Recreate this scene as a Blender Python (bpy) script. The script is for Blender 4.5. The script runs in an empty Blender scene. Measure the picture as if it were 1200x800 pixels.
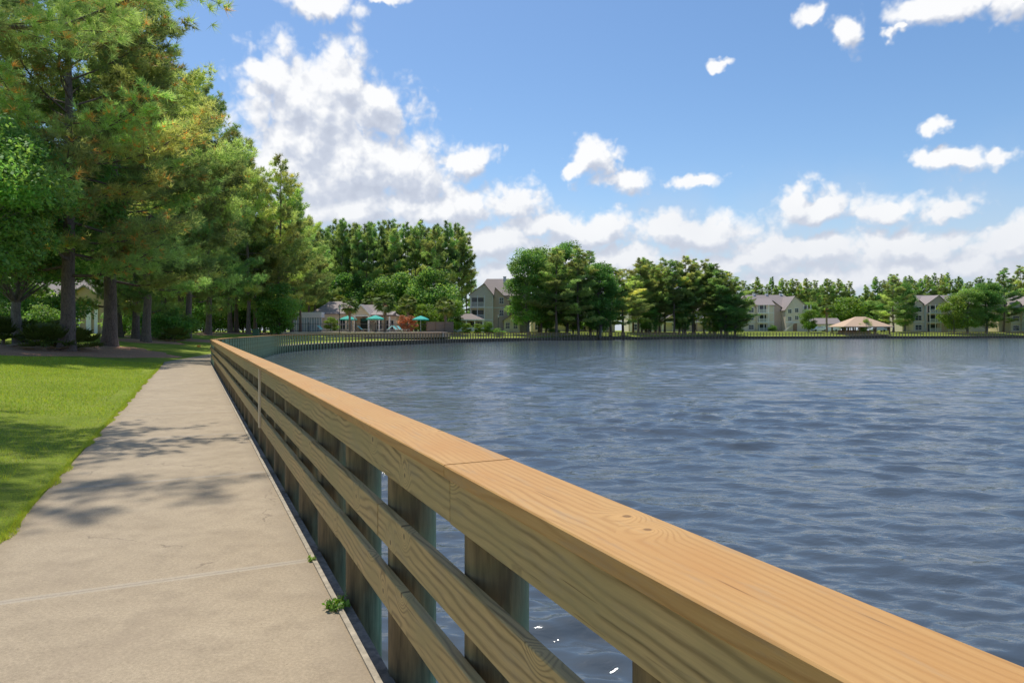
import bpy, math, random
import numpy as np
from mathutils import Vector, Matrix

R_ = math.radians
# ------------------------------------------------------------------ camera, sky, sun, exposure
scn = bpy.context.scene
EYE = 1.49
F = 800.0                     # focal length in photo pixels (24 mm on 36 mm)
cam_d = bpy.data.cameras.new('camera'); cam = bpy.data.objects.new('camera', cam_d)
scn.collection.objects.link(cam); scn.camera = cam
cam.location = (0, 0, EYE); cam.rotation_euler = (R_(90), 0, 0)
cam_d.sensor_width = 36; cam_d.lens = 24; cam_d.shift_y = -13.0/1200
cam_d.clip_start = 0.05; cam_d.clip_end = 5000
scn.view_settings.view_transform = 'Standard'; scn.view_settings.look = 'None'
scn.view_settings.exposure = 0.42; scn.view_settings.gamma = 1
TH = math.atan(374/800)
D = (-math.sin(TH), math.cos(TH)); N = (math.cos(TH), math.sin(TH))   # along the walk / towards the lake
SUN_EL = R_(67); SUN_AZ = -R_(27)
sd = bpy.data.lights.new('sun', 'SUN'); sd.energy = 3.1; sd.angle = R_(0.55); sd.color = (1, .95, .86)
sun = bpy.data.objects.new('sun', sd); scn.collection.objects.link(sun)
sv = Vector((math.sin(SUN_AZ)*math.cos(SUN_EL), math.cos(SUN_AZ)*math.cos(SUN_EL), math.sin(SUN_EL)))
sun.rotation_euler = sv.to_track_quat('Z', 'Y').to_euler(); sun.location = (0, 0, 60)

def azel(px, py):
    az = math.atan((px-600)/F); return az, math.atan((387-py)/F*math.cos(az))

world = bpy.data.worlds.new('World'); scn.world = world; world.use_nodes = True
def build_world():
    nt = world.node_tree; nt.nodes.clear(); L = nt.links
    # cloud density as a function of (azimuth, elevation)
    g = bpy.data.node_groups.new('cloud_density', 'ShaderNodeTree')
    g.interface.new_socket('P', in_out='INPUT', socket_type='NodeSocketVector')
    g.interface.new_socket('D', in_out='OUTPUT', socket_type='NodeSocketFloat')
    gi = g.nodes.new('NodeGroupInput'); go = g.nodes.new('NodeGroupOutput'); gl = g.links
    def gm(op, a, b=None, c=None):
        n = g.nodes.new('ShaderNodeMath'); n.operation = op
        for i, v in enumerate((a, b, c)):
            if v is None: continue
            if isinstance(v, (int, float)): n.inputs[i].default_value = v
            else: gl.new(v, n.inputs[i])
        return n.outputs[0]
    def noise(scale, detail, rough, dist=0, vec=None, dims='3D'):
        n = g.nodes.new('ShaderNodeTexNoise'); n.noise_dimensions = dims
        n.inputs['Scale'].default_value = scale; n.inputs['Detail'].default_value = detail
        n.inputs['Roughness'].default_value = rough; n.inputs['Distortion'].default_value = dist
        gl.new(vec if vec else gi.outputs[0], n.inputs['Vector']); return n
    # warp
    w = noise(16, 4, .6)
    ws = g.nodes.new('ShaderNodeVectorMath'); ws.operation = 'MULTIPLY_ADD'
    gl.new(w.outputs['Color'], ws.inputs[0]); ws.inputs[1].default_value = (.075, .06, 0); 
    off = g.nodes.new('ShaderNodeVectorMath'); off.operation = 'SUBTRACT'
    gl.new(gi.outputs[0], off.inputs[0]); off.inputs[1].default_value = (.0375, .03, 0)
    gl.new(off.outputs[0], ws.inputs[2]); wp = ws.outputs[0]
    blobs = [(338,108,72,56),(395,98,58,52),(440,130,54,40),(370,150,110,84),(410,200,130,85),(350,120,80,70),(300,85,34,20),(400,185,115,66),(480,200,85,52),(550,188,40,22),(330,190,70,50),
             (600,238,52,26),(520,245,120,36),(400,245,120,36),(640,262,60,20),(375,4,60,18),(450,0,34,8),
             (696,180,34,26),(728,205,42,20),(672,196,18,16),(815,213,36,11),(930,232,30,24),(960,245,66,22),(1035,250,60,22),(1110,245,50,24),
             (1096,158,20,14),(1110,183,52,14),(1172,183,34,12),(1100,6,110,24),(1190,5,60,22),(996,42,22,22),(955,14,28,12),(848,76,14,6),(1045,38,16,7),
             (690,270,90,26),(800,272,110,30),(930,290,120,26),(1060,290,130,30),(1190,285,80,30),(570,285,110,26),(700,305,130,26),(870,308,150,22),(1080,318,200,24),(620,322,110,26),(760,330,120,18),(930,328,120,18),(500,290,90,40),(250,230,90,60),(1230,265,60,22),
             (-250,120,240,70),(1600,150,260,80),(-700,260,300,60),(1900,290,300,50)]
    acc = None
    for (px, py, rx, ry) in blobs:
        a, e = azel(px, py); c2 = math.cos(a)
        ra = rx/F*c2*c2; re = ry/F*c2
        s = g.nodes.new('ShaderNodeVectorMath'); s.operation = 'SUBTRACT'
        gl.new(wp, s.inputs[0]); s.inputs[1].default_value = (a, e, 0)
        m = g.nodes.new('ShaderNodeVectorMath'); m.operation = 'MULTIPLY'
        gl.new(s.outputs[0], m.inputs[0]); m.inputs[1].default_value = (1/ra, 1/re, 0)
        ln = g.nodes.new('ShaderNodeVectorMath'); ln.operation = 'LENGTH'
        gl.new(m.outputs[0], ln.inputs[0])
        v = gm('SUBTRACT', 1.0, ln.outputs['Value'])
        acc = v if acc is None else gm('SMOOTH_MAX', acc, v, .15)
    acc = gm('MAXIMUM', gm('MULTIPLY_ADD', gm('MAXIMUM', gm('SUBTRACT', acc, .3), 0.0), .9, acc), -1.2)
    n1 = noise(20, 9, .56, .1)
    n2 = noise(60, 6, .6)
    d = gm('MULTIPLY_ADD', gm('SUBTRACT', n1.outputs['Fac'], .5), 1.2, acc)
    wv = noise(30, 3, .5); wm = g.nodes.new('ShaderNodeVectorMath'); wm.operation = 'MULTIPLY_ADD'
    gl.new(wv.outputs['Color'], wm.inputs[0]); wm.inputs[1].default_value = (.03, .03, 0); gl.new(gi.outputs[0], wm.inputs[2])
    for sc_, am in ((24, .70), (56, .36), (125, .20)):
        vo = g.nodes.new('ShaderNodeTexVoronoi'); vo.voronoi_dimensions = '2D'; vo.feature = 'SMOOTH_F1'; vo.inputs['Scale'].default_value = sc_
        vo.inputs['Smoothness'].default_value = .25; gl.new(wm.outputs[0], vo.inputs['Vector'])
        d = gm('MULTIPLY_ADD', gm('SUBTRACT', .42, vo.outputs['Distance']), am, d)
    d = gm('MULTIPLY_ADD', gm('SUBTRACT', n2.outputs['Fac'], .5), .38, d)
    gl.new(d, go.inputs[0])

    def nm(op, a, b=None, c=None):
        n = nt.nodes.new('ShaderNodeMath'); n.operation = op
        for i, v in enumerate((a, b, c)):
            if v is None: continue
            if isinstance(v, (int, float)): n.inputs[i].default_value = v
            else: L.new(v, n.inputs[i])
        return n.outputs[0]
    tc = nt.nodes.new('ShaderNodeTexCoord'); sp = nt.nodes.new('ShaderNodeSeparateXYZ'); L.new(tc.outputs['Generated'], sp.inputs[0])
    az = nm('ARCTAN2', sp.outputs[0], sp.outputs[1]); el = nm('ARCSINE', sp.outputs[2])
    cb = nt.nodes.new('ShaderNodeCombineXYZ'); L.new(az, cb.inputs[0]); L.new(el, cb.inputs[1])
    def dens(dx, dy):
        a = nt.nodes.new('ShaderNodeVectorMath'); a.operation = 'ADD'; L.new(cb.outputs[0], a.inputs[0]); a.inputs[1].default_value = (dx, dy, 0)
        gg = nt.nodes.new('ShaderNodeGroup'); gg.node_tree = g; L.new(a.outputs[0], gg.inputs[0]); return gg.outputs[0]
    d0 = dens(0, 0); d1 = dens(-.010, .022)
    mask = nt.nodes.new('ShaderNodeMapRange'); mask.interpolation_type = 'SMOOTHSTEP'
    L.new(d0, mask.inputs['Value']); mask.inputs['From Min'].default_value = -.10; mask.inputs['From Max'].default_value = .72
    lit = nt.nodes.new('ShaderNodeMapRange')
    L.new(nm('SUBTRACT', d0, d1), lit.inputs['Value']); lit.inputs['From Min'].default_value = -.75; lit.inputs['From Max'].default_value = .55
    thick = nt.nodes.new('ShaderNodeMapRange'); L.new(d0, thick.inputs['Value'])
    thick.inputs['From Min'].default_value = .1; thick.inputs['From Max'].default_value = 1.3; thick.inputs['To Min'].default_value = 1; thick.inputs['To Max'].default_value = .8
    lv = nm('MULTIPLY_ADD', lit.outputs[0], .62, nm('MULTIPLY', thick.outputs[0], .42))
    rp = nt.nodes.new('ShaderNodeValToRGB'); L.new(lv, rp.inputs[0])
    cr = rp.color_ramp; cr.elements[0].position = .25; cr.elements[0].color = (.44, .48, .58, 1)
    cr.elements[1].position = .95; cr.elements[1].color = (.90, .90, .90, 1)
    e = cr.elements.new(.6); e.color = (.56, .60, .69, 1)
    sky = nt.nodes.new('ShaderNodeTexSky'); sky.sky_type = 'NISHITA'; sky.sun_disc = False
    sky.sun_elevation = SUN_EL; sky.sun_rotation = SUN_AZ % (2*math.pi); sky.air_density = 1.0; sky.dust_density = .6; sky.ozone_density = 2.0
    b1 = nt.nodes.new('ShaderNodeBackground'); b1.inputs[1].default_value = .106
    hs = nt.nodes.new('ShaderNodeHueSaturation'); hs.inputs['Saturation'].default_value = 1.17; L.new(sky.outputs[0], hs.inputs['Color'])
    # thin humid veil low over the horizon
    vn = nt.nodes.new('ShaderNodeTexNoise'); vn.inputs['Scale'].default_value = 9; vn.inputs['Detail'].default_value = 6; L.new(cb.outputs[0], vn.inputs['Vector'])
    ve = nt.nodes.new('ShaderNodeMapRange'); ve.interpolation_type = 'SMOOTHSTEP'; L.new(nm('MULTIPLY_ADD', vn.outputs['Fac'], -.16, el), ve.inputs['Value'])
    ve.inputs['From Min'].default_value = -.06; ve.inputs['From Max'].default_value = .16; ve.inputs['To Min'].default_value = .80; ve.inputs['To Max'].default_value = 0
    hz = nt.nodes.new('ShaderNodeMix'); hz.data_type = 'RGBA'; L.new(ve.outputs[0], hz.inputs[0]); L.new(hs.outputs[0], hz.inputs[6]); hz.inputs[7].default_value = (3.9, 4.5, 5.5, 1)
    L.new(hz.outputs[2], b1.inputs[0])
    b2 = nt.nodes.new('ShaderNodeBackground'); b2.inputs[1].default_value = .84; 
    hc = nt.nodes.new('ShaderNodeMix'); hc.data_type = 'RGBA'; L.new(nm('MULTIPLY', ve.outputs[0], .75), hc.inputs[0]); L.new(rp.outputs[0], hc.inputs[6]); hc.inputs[7].default_value = (.60, .64, .72, 1)
    L.new(hc.outputs[2], b2.inputs[0])
    mx = nt.nodes.new('ShaderNodeMixShader'); L.new(nm('MULTIPLY', mask.outputs[0], .96), mx.inputs[0]); L.new(b1.outputs[0], mx.inputs[1]); L.new(b2.outputs[0], mx.inputs[2])
    o = nt.nodes.new('ShaderNodeOutputWorld'); L.new(mx.outputs[0], o.inputs[0])
    world.cycles.sampling_method = 'MANUAL'; world.cycles.sample_map_resolution = 512
build_world()

# ------------------------------------------------------------------ helpers
col = scn.collection
def tag(o, label=None, cat=None, group=None, kind=None):
    if label: o['label'] = label
    if cat: o['category'] = cat
    if group: o['group'] = group
    if kind: o['kind'] = kind
    return o
def empty(name, loc=(0, 0, 0), rz=0, label=None, cat=None, group=None, sc=None):
    o = bpy.data.objects.new(name, None); col.objects.link(o); o.location = loc; o.rotation_euler = (0, 0, rz)
    o.empty_display_size = .3
    if sc: o.scale = sc
    return tag(o, label, cat, group)
def copy_tree(o, parent=None):
    c = o.copy(); col.objects.link(c)
    if parent is not None: c.parent = parent
    for ch in list(o.children): copy_tree(ch, c)
    return c
def link_mesh(name, me, mat, parent=None):
    if not isinstance(mat, (list, tuple)): mat = [mat]
    if not me.materials:
        for m in mat: me.materials.append(m)
    o = bpy.data.objects.new(name, me); col.objects.link(o)
    if parent is not None: o.parent = parent
    return o
class MB:
    def __init__(s): s.v = []; s.f = []; s.m = []; s.sm = []
    def add(s, vs, fs, mi=0, smooth=False):
        b = len(s.v); s.v += [tuple(v) for v in vs]; s.f += [tuple(i+b for i in f) for f in fs]
        s.m += [mi]*len(fs); s.sm += [smooth]*len(fs); return s
    def box(s, x0, x1, y0, y1, z0, z1, mi=0):
        return s.add([(x0,y0,z0),(x1,y0,z0),(x1,y1,z0),(x0,y1,z0),(x0,y0,z1),(x1,y0,z1),(x1,y1,z1),(x0,y1,z1)],
              [(0,3,2,1),(4,5,6,7),(0,1,5,4),(1,2,6,5),(2,3,7,6),(3,0,4,7)], mi)
    def hull8(s, bot, top, mi=0):
        n = len(bot)
        return s.add(list(bot)+list(top), [tuple(range(n-1,-1,-1)), tuple(range(n,2*n))]+[(i,(i+1)%n,n+(i+1)%n,n+i) for i in range(n)], mi)
    def tube(s, pts, rad, sides=8, mi=0, cap=True, smooth=True):
        pts = [Vector(p) for p in pts]; n = len(pts)
        if isinstance(rad, (int, float)): rad = [rad]*n
        vs = []
        for i, p in enumerate(pts):
            t = (pts[min(i+1, n-1)]-pts[max(i-1, 0)]).normalized()
            a = Vector((0,0,1)) if abs(t.z) < .9 else Vector((1,0,0))
            u = t.cross(a).normalized(); w = t.cross(u)
            for k in range(sides):
                an = 2*math.pi*k/sides; vs.append(p+(u*math.cos(an)+w*math.sin(an))*rad[i])
        fs = [(i*sides+k, i*sides+(k+1)%sides, (i+1)*sides+(k+1)%sides, (i+1)*sides+k) for i in range(n-1) for k in range(sides)]
        s.add(vs, fs, mi, smooth)
        if cap: s.add(vs[:sides], [tuple(range(sides))], mi); s.add(vs[-sides:], [tuple(range(sides-1,-1,-1))], mi)
        return s
    def mesh(s, name='mesh', bevel=0):
        me = bpy.data.meshes.new(name); me.from_pydata(s.v, [], s.f)
        me.polygons.foreach_set('material_index', s.m); me.polygons.foreach_set('use_smooth', s.sm); me.update()
        return me
    def build(s, name, mat, parent=None, label=None):
        o = link_mesh(name, s.mesh(name), mat, parent)
        if label: o['label'] = label
        return o
def np_mesh(name, verts, faces_n, colors=None, smooth=False):
    """verts (M*n,3) laid out so that each consecutive n verts are one face"""
    me = bpy.data.meshes.new(name); M = len(verts); nf = M//faces_n
    me.vertices.add(M); me.vertices.foreach_set('co', verts.astype(np.float32).ravel())
    me.loops.add(M); me.loops.foreach_set('vertex_index', np.arange(M, dtype=np.int32))
    me.polygons.add(nf); me.polygons.foreach_set('loop_start', np.arange(0, M, faces_n, dtype=np.int32))
    if colors is not None:
        a = me.attributes.new('tint', 'FLOAT_COLOR', 'POINT')
        c = np.ones((M, 4), np.float32); c[:, :3] = colors; a.data.foreach_set('color', c.ravel())
    me.update(); me.validate(); return me

# ------------------------------------------------------------------ materials
def new_mat(name):
    m = bpy.data.materials.new(name); m.use_nodes = True; nt = m.node_tree
    b = nt.nodes['Principled BSDF']; return m, nt, b
def setin(b, **k):
    for n, v in k.items(): b.inputs[n.replace('_', ' ')].default_value = v
class NT:
    def __init__(s, nt): s.nt = nt; s.L = nt.links
    def put(s, sock, v):
        if v is None: return
        if hasattr(v, 'is_linked') or isinstance(v, bpy.types.NodeSocket): s.L.new(v, sock)
        else: sock.default_value = v
    def math(s, op, a, b=None, c=None, clamp=False):
        n = s.nt.nodes.new('ShaderNodeMath'); n.operation = op; n.use_clamp = clamp
        for i, v in enumerate((a, b, c)): s.put(n.inputs[i], v)
        return n.outputs[0]
    def coord(s, kind='Object', scale=(1, 1, 1), loc=(0, 0, 0)):
        t = s.nt.nodes.new('ShaderNodeTexCoord'); m = s.nt.nodes.new('ShaderNodeMapping')
        s.L.new(t.outputs[kind], m.inputs[0]); m.inputs['Scale'].default_value = scale; m.inputs['Location'].default_value = loc
        return m.outputs[0]
    def noise(s, vec, scale, detail=4, rough=.55, dist=0):
        n = s.nt.nodes.new('ShaderNodeTexNoise'); s.put(n.inputs['Vector'], vec); n.inputs['Scale'].default_value = scale
        n.inputs['Detail'].default_value = detail; n.inputs['Roughness'].default_value = rough; n.inputs['Distortion'].default_value = dist
        return n.outputs['Fac']
    def ramp(s, fac, stops):
        n = s.nt.nodes.new('ShaderNodeValToRGB'); s.put(n.inputs[0], fac); cr = n.color_ramp
        for i, (p, c) in enumerate(stops):
            e = cr.elements[i] if i < 2 else cr.elements.new(p)
            e.position = p; e.color = (*c, 1) if len(c) == 3 else c
        return n.outputs[0]
    def mix(s, fac, a, b, mode='MIX'):
        n = s.nt.nodes.new('ShaderNodeMix'); n.data_type = 'RGBA'; n.blend_type = mode
        s.put(n.inputs[0], fac)
        for k, v in ((6, a), (7, b)):
            if isinstance(v, tuple): n.inputs[k].default_value = (*v, 1) if len(v) == 3 else v
            else: s.L.new(v, n.inputs[k])
        return n.outputs[2]
    def bump(s, h, strength=.5, dist=.01, normal=None):
        n = s.nt.nodes.new('ShaderNodeBump'); n.inputs['Strength'].default_value = strength; n.inputs['Distance'].default_value = dist
        s.put(n.inputs['Height'], h)
        if normal is not None: s.L.new(normal, n.inputs['Normal'])
        return n.outputs[0]
def n_noisec(nt, n, co):
    q = nt.nodes.new('ShaderNodeTexNoise'); q.inputs['Scale'].default_value = 6; q.inputs['Detail'].default_value = 4; n.L.new(co, q.inputs['Vector']); return q.outputs['Color']
def simple(name, c, rough=.8, var=.12, scale=3, metal=0, bump=0):
    m, nt, b = new_mat(name); n = NT(nt)
    f = n.noise(n.coord('Object'), scale, 5, .6)
    lo = tuple(max(0, x*(1-var)) for x in c); hi = tuple(min(1, x*(1+var)) for x in c)
    n.L.new(n.ramp(f, [(.3, lo), (.7, hi)]), b.inputs['Base Color'])
    setin(b, Roughness=rough, Metallic=metal)
    if bump: n.L.new(n.bump(f, bump, .02), b.inputs['Normal'])
    return m
def foliage(name, base, transl=.35, hue=.0):
    m, nt, b = new_mat(name); n = NT(nt)
    at = nt.nodes.new('ShaderNodeAttribute'); at.attribute_name = 'tint'
    oi = nt.nodes.new('ShaderNodeObjectInfo')
    c = n.mix(1.0, at.outputs['Color'], base, 'MULTIPLY')
    c = n.mix(1.0, c, n.ramp(oi.outputs['Random'], [(0, (.72, .85, .8)), (.5, (1, 1, 1)), (1, (1.3, 1.12, 1.1))]), 'MULTIPLY')
    n.L.new(c, b.inputs['Base Color']); setin(b, Roughness=.55); b.inputs['Specular IOR Level'].default_value = .35
    tr = nt.nodes.new('ShaderNodeBsdfTranslucent'); n.L.new(n.mix(1.0, c, (1.4, 1.4, .9), 'MULTIPLY'), tr.inputs[0])
    mx = nt.nodes.new('ShaderNodeMixShader'); mx.inputs[0].default_value = transl
    n.L.new(b.outputs[0], mx.inputs[1]); n.L.new(tr.outputs[0], mx.inputs[2]); n.L.new(mx.outputs[0], nt.nodes['Material Output'].inputs[0])
    return m
def bark(name, c0, c1):
    m, nt, b = new_mat(name); n = NT(nt)
    co = n.coord('Object', (1, 1, .28))
    v = nt.nodes.new('ShaderNodeTexVoronoi'); v.feature = 'DISTANCE_TO_EDGE'; v.inputs['Scale'].default_value = 15; n.L.new(n.mix(.12, co, n_noisec(nt, n, co)), v.inputs['Vector']); (co, v.inputs['Vector'])
    f = n.noise(co, 7, 6, .65)
    h = n.math('MULTIPLY_ADD', f, .9, n.math('MINIMUM', n.math('MULTIPLY', v.outputs[0], 2), .25))
    n.L.new(n.ramp(h, [(.15, c0), (.75, c1)]), b.inputs['Base Color']); setin(b, Roughness=.9)
    n.L.new(n.bump(h, .9, .05), b.inputs['Normal']); return m
def wood(name, light, dark, knots=True, ring=1.0, weather=None, rough=.6, face='y', grain=.5):
    """board running along local x; grain from stretched growth rings"""
    m, nt, b = new_mat(name); n = NT(nt)
    tc = nt.nodes.new('ShaderNodeTexCoord'); oi = nt.nodes.new('ShaderNodeObjectInfo')
    o3 = nt.nodes.new('ShaderNodeVectorMath'); o3.operation = 'MULTIPLY_ADD'
    cr = nt.nodes.new('ShaderNodeCombineXYZ')
    for i, k in enumerate((37., 11., 5.)): n.L.new(n.math('MULTIPLY', oi.outputs['Random'], k), cr.inputs[i])
    ad = nt.nodes.new('ShaderNodeVectorMath'); ad.operation = 'ADD'; n.L.new(tc.outputs['Object'], ad.inputs[0]); n.L.new(cr.outputs[0], ad.inputs[1])
    P = ad.outputs[0]
    def mp(sc):
        q = nt.nodes.new('ShaderNodeMapping'); n.L.new(P, q.inputs[0]); q.inputs['Scale'].default_value = sc; return q.outputs[0]
    sp = nt.nodes.new('ShaderNodeSeparateXYZ'); n.L.new(P, sp.inputs[0])
    yz = n.math('ADD', sp.outputs[1], n.math('MULTIPLY', sp.outputs[2], .8))
    warp = n.noise(mp((.5, 1.6, 1.6)), 1.5, 3, .5); wob = n.noise(mp((2.5, 9, 9)), 1.5, 3, .5)
    k2 = nt.nodes.new('ShaderNodeCombineXYZ'); n.L.new(sp.outputs[0], k2.inputs[0]); n.L.new(sp.outputs[1 if face == 'y' else 2], k2.inputs[1])
    q = nt.nodes.new('ShaderNodeTexVoronoi'); q.voronoi_dimensions = '2D'; n.L.new(k2.outputs[0], q.inputs['Vector']); q.inputs['Scale'].default_value = 4.2
    gate = n.math('GREATER_THAN', n.math('FRACT', n.math('MULTIPLY', n_sep(nt, n, q), 7.3)), .66)
    kd = n.math('MULTIPLY_ADD', n.math('SUBTRACT', wob, .5), .05, q.outputs['Distance'])
    kf = n.math('MULTIPLY', n.math('SUBTRACT', 1.0, n.math('MULTIPLY', kd, 2.6), clamp=True), gate)
    ph = n.math('MULTIPLY_ADD', yz, 430*ring, n.math('MULTIPLY_ADD', warp, 75*ring, n.math('MULTIPLY_ADD', wob, 5.0, n.math('MULTIPLY', n.math('POWER', kf, 1.6), 34))))
    s = n.math('MULTIPLY_ADD', n.math('SINE', ph), .5, .5); s = n.math('MULTIPLY', n.math('POWER', s, 2.6), n.math('MULTIPLY_ADD', n.noise(mp((.8, 7, 7)), 2.0, 3), 1.5, .05))
    fine = n.noise(mp((2.2, 60, 60)), 4, 5, .65); blot = n.noise(mp((1, 2.5, 2.5)), 2.2, 5, .6)
    g = n.math('ADD', n.math('MULTIPLY', s, grain), n.math('MULTIPLY', fine, .5))
    c = n.ramp(g, [(.18, light), (.95, dark)])
    c = n.mix(n.ramp(blot, [(.35, (0, 0, 0)), (.7, (.75, .75, .75))]), c, (light[0]*.88, light[1]*.74, light[2]*.6), 'MIX') if weather is None else n.mix(n.ramp(blot, [(.38, (0, 0, 0)), (.68, (1, 1, 1))]), c, weather)
    if knots:
        kk = n.math('MULTIPLY', n.math('SUBTRACT', 1.0, n.math('MULTIPLY', n.math('SUBTRACT', kd, .035, clamp=True), 45), clamp=True), gate)
        kl = n.math('MULTIPLY', n.math('MULTIPLY', n.math('POWER', kf, 3.0), .5), 1.0)
        c = n.mix(kl, c, tuple(min(1, x*1.25) for x in light))
        c = n.mix(n.math('MULTIPLY', kk, .75), c, tuple(x*.45 for x in dark))
    # fine dark checks, and patches of grey wear
    wr = n.noise(mp((.9, 5, 5)), 3.1, 6, .72); c = n.mix(n.ramp(wr, [(.54, (0, 0, 0)), (.70, (.42, .42, .42))]), c, (.34, .27, .18))
    ck = n.noise(mp((1.2, 45, 45)), 2.5, 2, .5); ck = n.ramp(ck, [(.70, (1, 1, 1)), (.76, (.35, .28, .2))])
    c = n.mix(.8, c, ck, 'MULTIPLY')
    n.L.new(c, b.inputs['Base Color']); setin(b, Roughness=rough); b.inputs['Specular IOR Level'].default_value = .3
    n.L.new(n.bump(g, .35, .004), b.inputs['Normal']); return m
def n_sep(nt, n, q):
    s = nt.nodes.new('ShaderNodeSeparateColor'); n.L.new(q.outputs['Color'], s.inputs[0]); return s.outputs[0]
M = {}
M['cap'] = wood('pine_cap_wood', (.56, .325, .115), (.31, .14, .035), ring=.62, grain=.36)
M['rail'] = wood('olive_rail_wood', (.60, .41, .175), (.11, .062, .022), ring=.55, weather=(.42, .31, .13), face='z')
M['pale'] = wood('pale_batten_wood', (.80, .68, .48), (.6, .47, .3), ring=.6, knots=False)
def mat_post():
    m, nt, b = new_mat('treated_post_wood'); n = NT(nt)
    f = n.noise(n.coord('Object', (9, 9, .8)), 2, 6, .65); g = n.noise(n.coord('Object', (1.6, 1.6, .9)), 2, 4, .6)
    sp = nt.nodes.new('ShaderNodeSeparateXYZ'); tc = nt.nodes.new('ShaderNodeTexCoord'); n.L.new(tc.outputs['Object'], sp.inputs[0])
    side = n.math('MULTIPLY_ADD', sp.outputs[1], -4.5, n.math('MULTIPLY_ADD', sp.outputs[0], 1.5, n.math('MULTIPLY_ADD', g, 1.5, -.45)))  # copper stain towards the lake, its lighter tone also paints in light off the water
    br = n.ramp(f, [(.32, (.06, .042, .02)), (.68, (.34, .23, .10))]); gr = n.ramp(f, [(.3, (.10, .20, .105)), (.7, (.38, .60, .36))])
    c = n.mix(n.math('MINIMUM', n.math('MAXIMUM', side, 0.0), 1.0), br, gr)
    n.L.new(c, b.inputs['Base Color']); setin(b, Roughness=.8); n.L.new(n.bump(f, .5, .01), b.inputs['Normal']); return m
M['post'] = mat_post(); M['postold'] = simple('brown_weathered_post', (.30, .24, .155), .85, .3, 5, bump=.3); M['postfar'] = simple('green_treated_post', (.33, .39, .22), .8, .3, 5, bump=.3)
M['plank'] = simple('weathered_plank', (.20, .165, .13), .9, .5, 25, bump=.3)
M['strip'] = simple('edge_strip_wood', (.36, .30, .21), .85, .35, 18, bump=.3)
M['sheet'] = simple('dark_bulkhead_timber', (.15, .115, .075), .9, .5, 6, bump=.3)
def mat_concrete():
    m, nt, b = new_mat('concrete_walk'); n = NT(nt)
    co = n.coord('Object')
    f = n.noise(co, 60, 6, .75); g = n.noise(co, 1.1, 6, .65); st = n.noise(co, 4.5, 6, .7); sand = n.noise(co, 330, 3, .8)
    c = n.ramp(g, [(.3, (.40, .325, .215)), (.7, (.49, .405, .275))])
    c = n.mix(n.ramp(st, [(.46, (0, 0, 0)), (.70, (.5, .5, .5))]), c, (.28, .225, .15))
    c = n.mix(.6, c, n.ramp(f, [(.35, (.58, .55, .52)), (.62, (1.12, 1.05, 1.05))]), 'MULTIPLY')
    c = n.mix(.7, c, n.ramp(sand, [(.36, (.42, .39, .36)), (.52, (1.06, 1.06, 1.06))]), 'MULTIPLY')
    uv = nt.nodes.new('ShaderNodeTexCoord'); sp = nt.nodes.new('ShaderNodeSeparateXYZ'); n.L.new(uv.outputs['UV'], sp.inputs[0])
    u = n.math('MULTIPLY_ADD', n.math('SUBTRACT', f, .5), .03, sp.outputs[0])
    j = n.math('ABSOLUTE', n.math('SUBTRACT', n.math('FRACT', n.math('DIVIDE', u, 3.05)), .5))
    jm = n.math('LESS_THAN', j, .0022)
    jb = n.math('LESS_THAN', j, .012)
    c = n.mix(n.math('MULTIPLY', jb, n.math('MULTIPLY', st, .6)), c, (.50, .45, .37))
    c = n.mix(n.math('MULTIPLY', jm, .5), c, (.22, .18, .14))
    cv = nt.nodes.new('ShaderNodeTexVoronoi'); cv.feature = 'DISTANCE_TO_EDGE'; cv.inputs['Scale'].default_value = .42; n.L.new(n.mix(.22, co, n_noisec(nt, n, co)), cv.inputs['Vector'])
    crk = n.math('MULTIPLY', n.math('LESS_THAN', cv.outputs[0], .0022), n.math('GREATER_THAN', g, .52)); c = n.mix(n.math('MULTIPLY', crk, .55), c, (.16, .12, .08))
    sv_ = nt.nodes.new('ShaderNodeTexVoronoi'); sv_.inputs['Scale'].default_value = 26; n.L.new(co, sv_.inputs['Vector'])
    spk = n.math('MULTIPLY', n.math('LESS_THAN', sv_.outputs['Distance'], .10), n.math('GREATER_THAN', n_sep(nt, n, sv_), .80)); c = n.mix(n.math('MULTIPLY', spk, .6), c, (.14, .10, .06))
    c = n.mix(n.ramp(n.noise(n.coord('Object', (1, .45, 1)), 2.3, 6, .7), [(.52, (0, 0, 0)), (.66, (.35, .35, .35))]), c, (.30, .23, .155))
    # darker edge along the timber and the grass
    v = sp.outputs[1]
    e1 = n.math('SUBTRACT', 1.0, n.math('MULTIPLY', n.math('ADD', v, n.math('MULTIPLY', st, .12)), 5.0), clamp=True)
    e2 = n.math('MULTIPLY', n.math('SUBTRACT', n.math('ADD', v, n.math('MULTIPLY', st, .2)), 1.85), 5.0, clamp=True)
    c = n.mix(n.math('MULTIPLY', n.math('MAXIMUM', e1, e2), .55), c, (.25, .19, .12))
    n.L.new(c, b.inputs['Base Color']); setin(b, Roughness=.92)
    h = n.math('ADD', n.math('MULTIPLY', f, .6), n.math('MULTIPLY', sand, .5)); n.L.new(n.bump(h, .35, .006), b.inputs['Normal']); return m
M['concrete'] = mat_concrete()
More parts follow.
